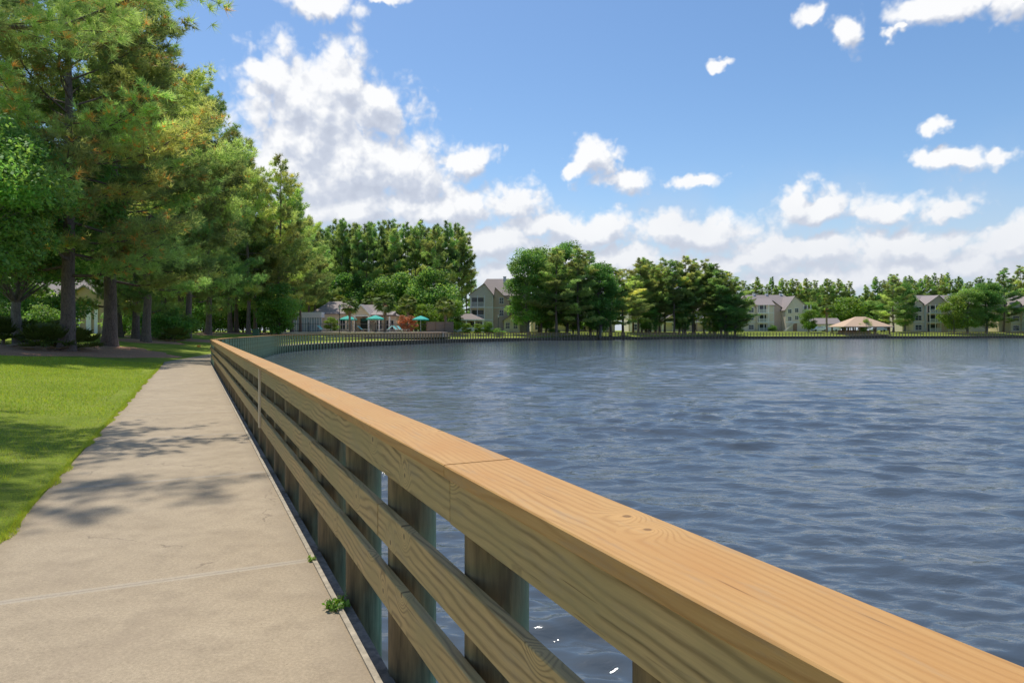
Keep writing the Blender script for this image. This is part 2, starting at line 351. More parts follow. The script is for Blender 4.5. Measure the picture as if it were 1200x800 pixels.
def mat_lawn():
    m, nt, b = new_mat('lawn'); n = NT(nt); co = n.coord('Object')
    a = n.noise(co, .5, 5, .6); f = n.noise(co, 28, 5, .8); s = n.noise(co, 3, 5, .65)
    c = n.ramp(a, [(.3, (.20, .28, .025)), (.7, (.34, .42, .055))])
    c = n.mix(n.ramp(s, [(.5, (0, 0, 0)), (.75, (.7, .7, .7))]), c, (.38, .37, .12))
    c = n.mix(.9, c, n.ramp(f, [(.3, (.42, .46, .35)), (.66, (1.15, 1.12, 1.0))]), 'MULTIPLY')
    n.L.new(c, b.inputs['Base Color']); setin(b, Roughness=.85); b.inputs['Specular IOR Level'].default_value = .15
    n.L.new(n.bump(f, .8, .05), b.inputs['Normal']); return m
M['lawn'] = mat_lawn()
M['mulch'] = simple('pine_straw', (.42, .22, .13), .95, .55, 22, bump=.8)
M['deckc'] = simple('pool_paving', (.66, .50, .36), .85, .1, 3)
M['bark'] = bark('pine_bark', (.045, .032, .026), (.22, .16, .13))
M['bark2'] = bark('grey_bark', (.07, .06, .05), (.24, .21, .18))
M['palmbark'] = bark('palm_bark', (.10, .075, .05), (.34, .26, .19))
M['needle'] = foliage('pine_needles', (.34, .43, .175), .52)
M['needlefar'] = foliage('pine_needles_far', (.30, .40, .155), .5)
M['leaf'] = foliage('broad_leaves', (.19, .36, .10), .5)
M['leafb'] = foliage('bright_leaves', (.17, .30, .045), .4)
M['leafr'] = foliage('red_leaves', (.36, .19, .11), .3)
M['palm'] = foliage('palm_fronds', (.15, .22, .05), .3)
M['deadfrond'] = foliage('dead_fronds', (.42, .27, .13), .3)
M['grassblade'] = foliage('grass_blades', (.37, .47, .06), .4)
def mat_water():
    m, nt, b = new_mat('lake_water'); n = NT(nt)
    co = n.coord('Object', (.55, 1, 1)); 
    f1 = n.noise(co, 5.0, 5, .6, .6); f2 = n.noise(n.coord('Object', (.6, 1, 1)), 1.4, 4, .55, .3); gust = n.noise(co, .045, 4, .6)
    setin(b, Roughness=.06, IOR=1.33); b.inputs['Base Color'].default_value = (.070, .090, .112, 1)
    h = n.math('ADD', n.math('MULTIPLY', f1, .042), n.math('MULTIPLY', f2, .15))
    bp = nt.nodes.new('ShaderNodeBump'); bp.inputs['Distance'].default_value = 1.0
    ch = nt.nodes.new('ShaderNodeAttribute'); ch.attribute_name = 'chop'
    n.L.new(n.math('MULTIPLY_ADD', ch.outputs['Fac'], .06, .035), b.inputs['Roughness'])
    n.L.new(n.math('MULTIPLY', n.math('MULTIPLY_ADD', gust, .9, .15), n.math('MULTIPLY_ADD', ch.outputs['Fac'], 1.05, .12)), bp.inputs['Strength']); n.L.new(h, bp.inputs['Height'])
    n.L.new(bp.outputs[0], b.inputs['Normal']); return m
M['water'] = mat_water()
M['beige'] = simple('beige_siding', (.78, .66, .50), .8, .06, 1.5)
M['greige'] = simple('grey_beige_siding', (.74, .64, .52), .8, .06, 1.5)
M['rosy'] = simple('rosy_siding', (.70, .52, .41), .8, .06, 1.5)
M['housewall'] = simple('tan_house_siding', (.50, .36, .22), .8, .06, 1.5)
M['white'] = simple('white_paint', (.85, .84, .81), .6, .04, 2)
M['shingle'] = simple('grey_shingle', (.31, .26, .24), .9, .22, 14, bump=.3)
M['tan'] = simple('tan_roof', (.58, .40, .26), .8, .1, 5)
M['brick'] = simple('brown_brick', (.36, .22, .15), .85, .2, 9)
M['black'] = simple('black_metal', (.02, .022, .024), .5, .2, 5)
M['teal'] = simple('teal_canvas', (.03, .42, .34), .8, .1, 5)
M['tealsling'] = simple('teal_sling', (.18, .52, .50), .8, .1, 5)
M['boxgreen'] = simple('green_metal_box', (.10, .17, .11), .5, .15, 5)
M['orange'] = simple('orange_plastic', (.8, .33, .03), .5, .1, 5)
M['lampglass'] = simple('lamp_glass', (.6, .62, .62), .2, .05, 5)
M['rubber'] = simple('tyre_rubber', (.025, .025, .025), .8, .1, 5)
def mat_glass():
    m, nt, b = new_mat('window_glass'); setin(b, Roughness=.08, IOR=1.5); b.inputs['Base Color'].default_value = (.035, .045, .05, 1); return m
M['glass'] = mat_glass()
M['carwhite'] = simple('white_car_paint', (.75, .76, .77), .25, .02, 2)
M['carsilver'] = simple('silver_car_paint', (.45, .47, .49), .25, .02, 2)

# ------------------------------------------------------------------ shoreline and terrain
def P(t, s): return (D[0]*t+N[0]*s, D[1]*t+N[1]*s)
WATER_Z = -.61
S_IN = .70           # landward edge of the timber, lateral distance from the camera's line
ctrl = [P(36.0, S_IN), (-18.75, 50), (-21.6, 63), (-21.9, 76), (-19.2, 91), (-13.2, 109), (-5.0, 127), (6, 142), (19, 154), (35, 163), (55, 170), (78, 176), (108, 182), (142, 190), (200, 197), (330, 208)]
def catmull(pts, step=.5):
    out = []; pts = [tuple(2*np.array(pts[0])-np.array(pts[1]))]+list(pts)+[tuple(2*np.array(pts[-1])-np.array(pts[-2]))]
    for i in range(1, len(pts)-2):
        p0, p1, p2, p3 = [np.array(p, float) for p in pts[i-1:i+3]]
        n = max(2, int(np.linalg.norm(p2-p1)/step))
        for k in range(n):
            t = k/n; out.append(.5*((2*p1)+(-p0+p2)*t+(2*p0-5*p1+4*p2-p3)*t*t+(-p0+3*p1-3*p2+p3)*t**3))
    out.append(np.array(pts[-2], float)); return np.array(out)
curve = catmull(ctrl)
straight = np.array([P(t, S_IN) for t in np.arange(-80, 36.0, 1.0)])
shore = np.vstack([straight, curve])
seg = np.linalg.norm(np.diff(shore, axis=0), axis=1); arc = np.concatenate([[0], np.cumsum(seg)]); arc -= 80.0   # arc = t on the straight run
def at(a):
    return np.array([np.interp(a, arc, shore[:, 0]), np.interp(a, arc, shore[:, 1])])
def frame(a):
    p = at(a); q = at(min(a+.6, arc[-1]))-at(max(a-.6, arc[0])); q = q/np.linalg.norm(q)
    return p, q, np.array([q[1], -q[0]])      # point, tangent, lakeward normal
dense = np.array([at(a) for a in np.arange(-80, arc[-1], 1.0)])
def dist_shore(x, y):
    return float(np.sqrt(((dense-np.array([x, y]))**2).sum(1).min()))
def hgt(d):
    return float(np.interp(d, [0, 2.0, 3, 6, 9, 13, 17, 40, 600], [0, 0, .05, .31, .56, .88, 1.1, 1.2, 1.4]))
def ground(x, y): return hgt(dist_shore(x, y))
def W(px, Z): return (px-600)/F*Z, Z

def build_ground():
    offs = [0, .6, 1.2, 1.9, 1.96, 2.4, 3, 4, 5, 6, 7.5, 9, 11, 13, 15, 17, 22, 30, 45, 80, 160, 320, 700]
    al = list(np.arange(-80, 60, 1.0))+list(np.arange(60, arc[-1], 2.5))
    rng = random.Random(3); vs = []; cx, cy = 60, 60
    for a in al:
        p, t, nl = frame(a); rad = p-np.array([cx, cy]); rad = rad/np.linalg.norm(rad)
        for o in offs:
            q = p-nl*min(o, 12)
            if o > 12: q = q+rad*(o-12)
            z = hgt(min(o, 12)) if o <= 12 else ground(*q)
            if o < 1.95: z = -.03
            elif o > 2.3: z += .04*math.sin(q[0]*.9+q[1]*.4)*math.sin(q[1]*.7)
            vs.append((q[0], q[1], z))
    m = len(offs)
    fs = [(i*m+k, i*m+k+1, (i+1)*m+k+1, (i+1)*m+k) for i in range(len(al)-1) for k in range(m-1)]
    mb = MB(); mb.add(vs, fs, 0, True); tag(mb.build('ground', M['lawn']), 'mown green lawn rising gently from the walk', None, None, 'structure')
    # walk
    me = bpy.data.meshes.new('path'); vs = []; uv = []
    al = list(np.arange(-80, arc[-1], 1.0))
    for a in al:
        p, t, nl = frame(a)
        for k, o in enumerate((0.0, .5, 1.0, 1.5, 1.93)):
            q = p-nl*o; vs.append((q[0], q[1], 0)); uv.append((a, o))
        q = p-nl*1.935; vs.append((q[0], q[1], -.05)); uv.append((a, 1.93))
    m = 6; fs = [(i*m+k, i*m+k+1, (i+1)*m+k+1, (i+1)*m+k) for i in range(len(al)-1) for k in range(m-1)]
    me.from_pydata(vs, [], fs); ul = me.uv_layers.new(name='UVMap')
    for lp in me.loops: ul.data[lp.index].uv = uv[lp.vertex_index]
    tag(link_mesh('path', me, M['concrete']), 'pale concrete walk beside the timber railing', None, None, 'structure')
build_ground()

def patch(name, cx, cy, rx, ry, rot, mat, seed=0, dz=.025, label=None):
    rng = random.Random(seed); ph = [rng.uniform(0, 6.28) for _ in range(4)]; vs = []; fs = []; n = 40; rings = 9
    c, s = math.cos(rot), math.sin(rot)
    for i in range(rings+1):
        for k in range(n):
            a = 2*math.pi*k/n; r = i/rings*(1+.10*math.sin(2*a+ph[0])+.08*math.sin(5*a+ph[1])+.05*math.sin(9*a+ph[2]))
            x, y = rx*r*math.cos(a), ry*r*math.sin(a); X, Y = cx+x*c-y*s, cy+x*s+y*c
            vs.append((X, Y, ground(X, Y)+(dz+.05 if i < rings else -.03)+.02*math.sin(X*3)*math.sin(Y*2.3)))
    for i in range(rings):
        for k in range(n): fs.append((i*n+k, i*n+(k+1)%n, (i+1)*n+(k+1)%n, (i+1)*n+k))
    mb = MB(); mb.add(vs, fs, 0, True); return tag(mb.build(name, mat), label, None, None, 'structure')

def build_water():
    rng = np.random.default_rng(5)
    nr, na = 950, 900
    r = .55*np.exp(np.linspace(0, math.log(262/.55), nr)); a = np.linspace(R_(-31), R_(80), na)
    Rr, A = np.meshgrid(r, a, indexing='ij'); X = Rr*np.sin(A); Y = Rr*np.cos(A); Z = np.zeros_like(X)
    dr = Rr*(math.log(262/.55)/nr)
    gx = np.sin(X*.31+.6*np.sin(Y*.23))*np.sin(Y*.37+1.1+.8*np.sin(X*.17)); env = (.85+.4*gx)*np.clip(Rr/5.5, .5, 1)
    lost = np.zeros_like(X); tot = 0
    for i in range(90):
        lam = .15*(1.7/.15)**rng.random(); k = 2*math.pi/lam
        th = R_(78)+rng.normal()*R_(24); amp = .0125*lam/math.sqrt(1+ (lam/.8)**2)
        fade = np.clip((lam/dr-3.0)/3.0, 0, 1); sl = (amp*k)**2; lost += sl*(1-fade**2); tot += sl
        phs = k*(math.cos(th)*X+math.sin(th)*Y)+rng.random()*6.28
        phs += .7*np.sin(.9/lam*(X*.8-Y*.3)*.6+rng.random()*6)
        s = np.sin(phs); Z += env*fade*amp*(s+.25*np.cos(2*phs))*.68
    verts = np.stack([X, Y, Z+WATER_Z], -1).reshape(-1, 3).astype(np.float32)
    i, j = np.meshgrid(np.arange(nr-1), np.arange(na-1), indexing='ij'); b = (i*na+j).ravel()
    f = np.stack([b, b+na, b+na+1, b+1], 1).astype(np.int32)
    big = np.array([(-900, -900, WATER_Z-.12), (900, -900, WATER_Z-.12), (900, 900, WATER_Z-.12), (-900, 900, WATER_Z-.12)], np.float32)
    nv = len(verts); verts = np.vstack([verts, big]); f = np.vstack([f, [[nv, nv+1, nv+2, nv+3]]]).astype(np.int32)
    me = bpy.data.meshes.new('water'); me.vertices.add(len(verts)); me.vertices.foreach_set('co', verts.ravel())
    me.loops.add(f.size); me.loops.foreach_set('vertex_index', f.ravel()); me.polygons.add(len(f))
    me.polygons.foreach_set('loop_start', np.arange(0, f.size, 4, dtype=np.int32)); me.polygons.foreach_set('use_smooth', np.ones(len(f), bool))
    at_ = me.attributes.new('chop', 'FLOAT', 'POINT'); at_.data.foreach_set('value', np.concatenate([np.sqrt(lost/tot).ravel(), np.ones(4)]).astype(np.float32))
    me.update(); tag(link_mesh('water', me, M['water']), 'rippled blue lake water', None, None, 'structure')
build_water()

# ------------------------------------------------------------------ railing and bulkhead
BAY = .93; T0 = 2.0-6*BAY
def board_mesh(L, wd, th, rng=None):
    """board along +x from 0..L, y 0..wd, z 0..th with eased edges"""
    c = min(wd, th)*.09; mb = MB()
    prof = [(c, 0), (wd-c, 0), (wd, c), (wd, th-c), (wd-c, th), (c, th), (0, th-c), (0, c)]
    n = max(2, int(L/.6)); vs = []
    for i in range(n+1):
        x = L*i/n; w = (rng.uniform(-.0025, .0025) if rng and 0 < i < n else 0)
        vs += [(x, y+w, z+w*.6) for (y, z) in prof]
    fs = [(i*8+k, (i+1)*8+k, (i+1)*8+(k+1) % 8, i*8+(k+1) % 8) for i in range(n) for k in range(8)]
    fs += [tuple(range(8)), tuple(range(n*8+7, n*8-1, -1))]
    mb.add(vs, fs); return mb
def build_railing():
    rng = random.Random(11)
    root = empty('wooden_railing', (*P(0, S_IN), 0), 0, 'long timber railing with golden top board beside the walk and round the lake', 'railing')
    inv = root.matrix_world
    rx, ry = P(0, S_IN)
    nbay = int((arc[-1]-T0-2)/BAY)
    arcs = [T0+i*BAY for i in range(nbay)]
    def seg_xf(a0, a1, off, z):
        """matrix of a board from arc a0 to a1, its near (landward) face at lakeward offset off"""
        p0, _, n0 = frame(a0); p1, _, n1 = frame(a1)
        q0 = p0+n0*off; q1 = p1+n1*off; v = q1-q0; L = float(np.linalg.norm(v)); an = math.atan2(v[1], v[0])
        return Vector((q0[0]-rx, q0[1]-ry, z)), an, L
    defs = [('top_board', 'cap', -.245, .235, 1.03, .04, 1, 5), ('rail', 'rail', -.073, .038, .885, .143, 1, 5), ('rail', 'rail', -.073, .038, .585, .143, 2, 5), ('rail', 'rail', -.073, .038, .325, .143, 3, 5)]
    count = {'top_board': 0, 'rail': 0}; rest = {'top_board': MB(), 'rail': MB()}
    pieces = []
    for (nm, mt, off, wd, z, th, ph, per) in defs:
        i = ph-per
        while i < nbay-1:
            i0, i1 = max(i, 0), min(i+per, nbay-1)
            if i1 > i0: pieces.append((i0, i1, nm, mt, off, wd, z, th))
            i += per
    pieces.sort(key=lambda q: q[0])
    for (i0, i1, nm, mt, off, wd, z, th) in pieces:
        a0, a1 = arcs[i0]+.03, arcs[i1]+.03
        near = i0 < 40
        jz = rng.uniform(-.006, .006) if near and nm == 'rail' else rng.uniform(-.002, .002); jo = rng.uniform(-.003, .003)
        # y axis of a board points landward (to the left of +x), so its lakeward face is at off
        if i0 >= 40:   # on the bend: short straight pieces between posts so the curve reads smooth
            loc, an, L = seg_xf(a0, a1, -off-wd if False else -off, z+jz)
        loc, an, L = seg_xf(a0, a1, -off+jo, z+jz)
        mb = board_mesh(L-.003, wd, th, rng if near else None)
        if count[nm] < (99 if nm == 'rail' else 98):
            o = mb.build(nm, M[mt], root); o.location = loc; o.rotation_euler = (0, 0, an); count[nm] += 1
        else:
            mt4 = Matrix.Translation(loc) @ Matrix.Rotation(an, 4, 'Z')
            rest[nm].add([mt4 @ Vector(v) for v in mb.v], mb.f)
    for nm, mb in rest.items():
        if mb.v: o = mb.build(nm, M['cap' if nm == 'top_board' else 'rail'], root); tag(o, None, None, None, 'stuff')
    # posts
    def post_mb(a, r, seed):
        q = random.Random(seed); p, t, nl = frame(a); c = p+nl*(.075+r+.002); mb = MB(); sd = 18 if a < 20 else 8; n = 8 if a < 20 else 1
        vs = []; ph = q.uniform(0, 6)
        for i in range(n+1):
            z = WATER_Z-.7+(1.028-WATER_Z+.7)*i/n
            for k in range(sd):
                an = 2*math.pi*k/sd; rr = r*(1+.02*math.sin(3*an+ph+z)+.015*math.sin(7*an+ph*2))
                vs.append((math.cos(an)*rr, math.sin(an)*rr, z))
        mb.add(vs, [(i*sd+k, i*sd+(k+1) % sd, (i+1)*sd+(k+1) % sd, (i+1)*sd+k) for i in range(n) for k in range(sd)], 0, True)
        mb.add(vs[-sd:], [tuple(range(sd))]); return mb, Vector((c[0]-rx, c[1]-ry, 0)), math.atan2(t[1], t[0])
    rest = MB(); far_mesh = None
    for i, a in enumerate(arcs):
        r = rng.uniform(.098, .118) if a < 40 else .09
        mb, loc, an = post_mb(a, r, i)
        if i < 99: o = mb.build('post', M['post'] if a < 30 else M['postfar'], root); o.location = loc; o.rotation_euler = (0, 0, an)
        else: rest.add([Vector(v)+loc for v in mb.v], mb.f, 0, True)
    tag(rest.build('post', M['postold'], root), None, None, None, 'stuff')
    # pale batten nailed across the rails
    loc, an, L = seg_xf(8.62, 8.74, .032, .33)
    b = MB(); b.box(0, .095, 0, .02, 0, .70); b = b.build('batten', M['pale'], root, 'pale new upright batten nailed over a rail joint'); b.location = loc; b.rotation_euler = (0, 0, an)
    b.data.transform(Matrix.Identity(4))
    # bulkhead
    bh = empty('retaining_wall', (*P(0, S_IN), 0), 0, 'low dark timber retaining wall at the water edge under the railing', 'wall')
    def strip(name, o0, o1, z0, z1, mat, step=.93):
        vs = []; al = list(np.arange(-12, arc[-1]-1, step))
        for a in al:
            p, t, nl = frame(a)
            for (o, z) in ((o0, z1), (o1, z1), (o1, z0), (o0, z0)):
                q = p+nl*o; vs.append((q[0]-rx, q[1]-ry, z))
        fs = [(i*4+k, i*4+(k+1) % 4, (i+1)*4+(k+1) % 4, (i+1)*4+k) for i in range(len(al)-1) for k in range(4)]
        m = MB(); m.add(vs, fs); return m.build(name, mat, bh)
    strip('edge_strip', -.004, .024, -.2, .012, M['strip'])
    strip('cap_plank', .030, .084, -.04, -.012, M['plank'])
    strip('sheeting', .034, .072, WATER_Z-1.5, -.042, M['sheet'])
build_railing()

# ------------------------------------------------------------------ weeds, grass
def blades(name, pts, hmin, hmax, w, mat, seed, lean=.5, parent=None, tint=(.75, 1.25)):
    rng = np.random.default_rng(seed); n = len(pts)
    h = rng.uniform(hmin, hmax, n)[:, None]; an = rng.uniform(0, 2*np.pi, n); d = np.stack([np.cos(an), np.sin(an), np.zeros(n)], 1)
    la = rng.uniform(0, 2*np.pi, n); ln = np.stack([np.cos(la), np.sin(la), np.zeros(n)], 1)*rng.uniform(0, lean, n)[:, None]
    tip = pts+(ln+np.array([0, 0, 1]))*h
    v = np.stack([pts-d*w/2, pts+d*w/2, tip], 1).reshape(-1, 3)
    t = rng.uniform(*tint, n); c = np.stack([t*rng.uniform(.85, 1.25, n), t, t*rng.uniform(.6, 1.2, n)], 1)
    return link_mesh(name, np_mesh(name, v, 3, np.repeat(c, 3, 0)), mat, parent)
def build_grass():
    rng = np.random.default_rng(2); n = 260000
    t = 1.0+34*rng.random(n)**1.7; o = 1.93+np.abs(rng.random(n))**.9*np.minimum(1.0+t*.62, 9)
    o[:30000] = 1.955-.085*rng.random(30000)**1.6*(.5+.5*np.sin(t[:30000]*5.1+2*np.sin(t[:30000]*2.3)))
    s = S_IN-o; X = D[0]*t+N[0]*s; Y = D[1]*t+N[1]*s
    Z = np.interp(o, [0, 2.0, 3, 6, 9, 13, 17], [0, 0, .05, .31, .56, .88, 1.1])
    Z = np.where(o > 2.3, Z+.04*np.sin(X*.9+Y*.4)*np.sin(Y*.7), Z)
    sc = np.clip(t/8, .8, 2.2)[:, None]
    pts = np.stack([X, Y, Z-.004], 1)
    k = (t < 14)
    a = blades('grass', pts[k], .02, .055, .006, M['grassblade'], 1, 1.1); tag(a, 'short mown grass blades along the walk edge', 'grass', None, 'stuff')
    a = blades('grass', pts[~k], .025, .06, .014, M['grassblade'], 2, 1.1); tag(a, 'short mown grass farther along the walk', 'grass', None, 'stuff')
build_grass()
def weed(t, o, r, n, label, seed):
    x, y = P(t, S_IN-o); rt = empty('weed', (x, y, 0), 0, label, 'weed')
    rng = np.random.default_rng(seed); a = rng.uniform(0, 6.28, n); q = r*np.sqrt(rng.random(n))*.5
    c = np.stack([np.cos(a)*q, np.sin(a)*q, rng.random(n)*.02], 1); d = np.stack([np.cos(a), np.sin(a), rng.uniform(.3, 1.2, n)], 1)
    v, cl = leafquads(c+d*r*.35*rng.random(n)[:, None], d, .016, rng, .5)
    link_mesh('leaves', np_mesh('weed_leaves', v, 4, cl), M['leafb'], rt)
    b = blades('stems', np.repeat(np.zeros((1, 3)), 24, 0)+rng.normal(0, .012, (24, 3))*np.array([1, 1, 0]), r*.5, r*1.0, .004, M['grassblade'], seed, 1.4, rt)

# ------------------------------------------------------------------ tree generators
def norm(v): return v/np.maximum(np.linalg.norm(v, axis=-1, keepdims=True), 1e-6)
def needles(C, Dr, k, length, width, rng, tint, spread=.9):
    n = len(C); d = norm(np.repeat(Dr, k, 0)+rng.normal(0, spread, (n*k, 3))*.75)
    s = norm(np.cross(d, rng.normal(0, 1, (n*k, 3)))); c = np.repeat(C, k, 0)
    ln = length*rng.uniform(.6, 1.15, (n*k, 1)); st = c+d*ln*.06
    v = np.stack([st-s*width/2, st+s*width/2, c+d*ln], 1).reshape(-1, 3)
    return v, np.repeat(np.repeat(tint, k, 0)*rng.uniform(.85, 1.15, (n*k, 1)), 3, 0)
def leafquads(C, Dr, size, rng, tv=.25, tint=None):
    n = len(C); nrm = norm(norm(Dr)*.4+rng.normal(0, .6, (n, 3))+np.array([0, 0, .6])); u = norm(np.cross(nrm, rng.normal(0, 1, (n, 3)))); w = np.cross(nrm, u)
    s = size*rng.uniform(.6, 1.3, (n, 1)); v = np.stack([C-u*s, C-w*s*.55, C+u*s, C+w*s*.55], 1).reshape(-1, 3)
    t = rng.uniform(1-tv, 1+tv, (n, 1)); c = np.ones((n, 3))*t*np.stack([rng.uniform(.85, 1.3, n), np.ones(n), rng.uniform(.7, 1.1, n)], 1)
    if tint is not None: c = c*tint
    return v, np.repeat(c, 4, 0)
def pine(seed, H, cb, R, limbs, twigs, tuf, k, nl, nw, r0=.3, dead=0.0, low=False, dens=1.0, sparse_low=True):
    """returns trunk mesh, crown mesh.  cb: height fraction where the crown starts"""
    rng = np.random.default_rng(seed); mb = MB()
    lean = rng.normal(0, .012, 2); zs = np.linspace(0, H, 14)
    wob = np.cumsum(rng.normal(0, .05, (14, 2)), 0)*(1 if H > 12 else .4); wob -= wob[0]
    tp = np.stack([lean[0]*zs+wob[:, 0], lean[1]*zs+wob[:, 1], zs], 1)
    rad = r0*(1-.93*(zs/H)**.9)
    zz = np.concatenate([[0, .25, .7], zs[1:]]); tp2 = np.stack([np.interp(zz, zs, tp[:, i]) for i in range(3)], 1); rr = np.interp(zz, zs, rad); rr[0] = r0*1.5; rr[1] = r0*1.25; rr[2] = r0*1.06
    tp2[0][2] = -.3
    mb.tube(tp2, list(rr), 12)
    C = []; DR = []; T = []
    for i in range(limbs):
        u = (i+rng.random())/limbs; u = u**.9; z = H*(cb+(1-cb)*u*.98); az = i*2.39996+rng.normal(0, .35)
        prof = (1-u**2.0)**.85*(.7+.3*math.sin(min(1, u*2.6)*1.57))
        L = max(.7, R*prof*rng.uniform(.6, 1.15)); el0 = R_(-8+62*u+rng.normal(0, 9))
        b = np.array([np.interp(z, zs, tp[:, 0]), np.interp(z, zs, tp[:, 1]), z])
        h = np.array([math.cos(az), math.sin(az), 0]); side = np.array([-h[1], h[0], 0]); bend = rng.normal(0, .18)
        pts = []
        for q in (0, .3, .6, 1.0):
            pts.append(b+h*L*q*math.cos(el0)+side*bend*L*q*q+np.array([0, 0, 1])*(L*q*math.sin(el0)+L*.20*q*q-(.10*L*math.sin(q*3.1) if u < .4 else 0)))
        pts = np.array(pts); rl = max(.018, np.interp(z, zs, rad)*.36)
        mb.tube(pts, [rl, rl*.75, rl*.5, rl*.15], 5, cap=False)
        nt_ = max(2, int(twigs*L/R*rng.uniform(.8, 1.2)))
        clump = rng.choice([.6, .8, 1.0, 1.2, 1.5])*rng.uniform(.9, 1.1)
        hue = rng.uniform(.84, 1.18)
        for j in range(nt_):
            q = .28+.72*(j+rng.random()*.8)/nt_; p = np.array([np.interp(q, (0, .3, .6, 1), pts[:, m]) for m in range(3)])
            tl = L*rng.uniform(.12, .32)*(1.25-q*.6)+.25; sgn = 1 if j % 2 else -1
            td = h*rng.uniform(.4, 1.1)+side*sgn*rng.uniform(.3, 1.2)+np.array([0, 0, rng.uniform(-.1, .55)]); td = td/np.linalg.norm(td)
            if tl > .5 and nl < .4: mb.tube([p, p+td*tl*.9], [.018, .006], 3, cap=False)
            m = max(2, int(tuf*dens*(.6+tl)))
            for e in range(m):
                w = rng.random()**.7; c = p+td*tl*w+rng.normal(0, .09+.07*tl, 3); C.append(c)
                DR.append(td*.7+np.array([0, 0, .45])+rng.normal(0, .25, 3))
                tt = clump*rng.uniform(.8, 1.2); col3 = [tt*hue, tt, tt*.9]
                if dead and rng.random() < dead*(1.6 if w > .6 else .6): col3 = [tt*1.65, tt*.80, tt*.62]
                T.append(col3)
    C = np.array(C); DR = norm(np.array(DR)); T = np.array(T)
    v, c = needles(C, DR, k, nl, nw, rng, T)
    return mb.mesh('pine_trunk'), np_mesh('pine_crown', v, 3, c)
def broadleaf(seed, H, R, clumps, per, size, r0=.2, cb=.25, squash=1.0, cl_r=None, tv=.3, multi=False):
    rng = np.random.default_rng(seed); mb = MB(); cz0 = H*cb; crown_h = H-cz0
    top = H*.8; wob = rng.normal(0, .02*H, (6, 2)); wob[0] = 0
    zs = np.linspace(0, top, 6); tp = np.stack([np.cumsum(wob[:, 0])*.5, np.cumsum(wob[:, 1])*.5, zs], 1); tp[0, 2] = -.25
    mb.tube(tp, [r0*1.4, r0, r0*.8, r0*.6, r0*.4, r0*.12], 10)
    cr = cl_r or R*.33; V = []; Cc = []
    for i in range(clumps):
        u = rng.random(); zz = cz0+crown_h*(.06+.88*u)
        prof = math.sin(math.pi*min(.98, (.12+.8*u)))**.6; a = i*2.39996+rng.normal(0, .3); q = math.sqrt(rng.random()*.75+.25)
        rr = max(0, (R-cr*.6)*prof*q*rng.uniform(.8, 1.12))
        c = np.array([math.cos(a)*rr, math.sin(a)*rr, zz])
        zb = max(H*cb*.7, zz-rr*.9); b = np.array([np.interp(min(zb, top), zs, tp[:, 0]), np.interp(min(zb, top), zs, tp[:, 1]), min(zb, top*.97)])
        rl = max(.015, r0*.3*(1-.5*u)); mb.tube([b, b*.5+c*.5+np.array([0, 0, .05*R]), c], [rl, rl*.6, rl*.2], 5, cap=False)
        n = int(per*rng.uniform(.6, 1.3)); sc = cr*rng.uniform(.65, 1.2)
        d = norm(rng.normal(0, 1, (n, 3))); rad = sc*(rng.random((n, 1))**.45); pts = c+d*rad*np.array([1, 1, .62*squash])
        tt = rng.uniform(1-tv, 1+tv); v, cc = leafquads(pts, d, size, rng, .22, np.array([tt*rng.uniform(.92, 1.12), tt, tt*.95])); V.append(v); Cc.append(cc)
    return mb.mesh('trunk'), np_mesh('crown', np.vstack(V), 4, np.vstack(Cc))
class TreeKind:
    def __init__(s, meshes, tm, cm): s.me = meshes; s.tm = tm; s.cm = cm; s.proto = None
def place(kind, name, x, y, sc, rz, label, cat='tree', group=None, sxy=None, dz=0, lean=None):
    z = ground(x, y)+dz; sx = sxy or sc
    if kind.proto is None:
        r = empty(name, (0, 0, 0)); link_mesh('trunk', kind.me[0], kind.tm, r); link_mesh('crown', kind.me[1], kind.cm, r); kind.proto = r
    else:
        r = copy_tree(kind.proto); r.name = name
        for k in ('group',):
            if k in r: del r[k]
    r.location = (x, y, z); r.scale = (sx, sx, sc); r.rotation_euler = (lean[0], lean[1], rz) if lean else (0, 0, rz)
    return tag(r, label, cat, group)

weed(3.72, .0, .085, 150, 'green weed clump in the crack at the walk edge, nearer and larger one', 1)
weed(4.55, .0, .035, 30, 'tiny weed sprig at the walk edge, just farther than the larger clump', 2)

# kinds -----------------------------------------------------------------
near = [TreeKind(pine(s, 24, cb, Rr, 74, 14, 15, 12, .38, .036, r0=.33, dead=dd), M['bark'], M['needle']) for (s, cb, Rr, dd) in ((1, .16, 6.0, .08), (2, .10, 5.8, .008), (3, .16, 6.0, .02))]
mid = [TreeKind(pine(s, 22, cb, Rr, 56, 11, 11, 10, .50, .060, r0=.26, dead=.004), M['bark'], M['needle']) for (s, cb, Rr) in ((11, .25, 5.0), (12, .16, 5.4))]
far = [TreeKind(pine(s, 22, cb, Rr, 46, 9, 10, 9, .62, .085, r0=.24), M['bark'], M['needlefar']) for (s, cb, Rr) in ((21, .30, 3.9), (22, .42, 3.4), (23, .14, 4.6))]
tallthin = [TreeKind(pine(s, 22, cb, Rr, 32, 8, 8, 9, .7, .10, r0=.2), M['bark'], M['needlefar']) for (s, cb, Rr) in ((31, .40, 2.5), (32, .50, 2.3))]
fullp = [TreeKind(broadleaf(s, 18, 4.6, 95, 260, .17, .24, .10, 1.2, 1.5), M['bark2'], M['leaf']) for s in (41, 42)]
gum = TreeKind(broadleaf(51, 9, 4.6, 120, 430, .085, .17, .27, .9, 1.15), M['bark2'], M['leaf'])
under = [TreeKind(broadleaf(s, 7, 3.2, 46, 240, .15, .1, .05, 1.0, 1.3), M['bark2'], M['leaf']) for s in (61, 62)]
bush = [TreeKind(broadleaf(71, 2.0, 1.5, 26, 190, .075, .05, .02, .9, .6), M['bark2'], M['leaf'])]
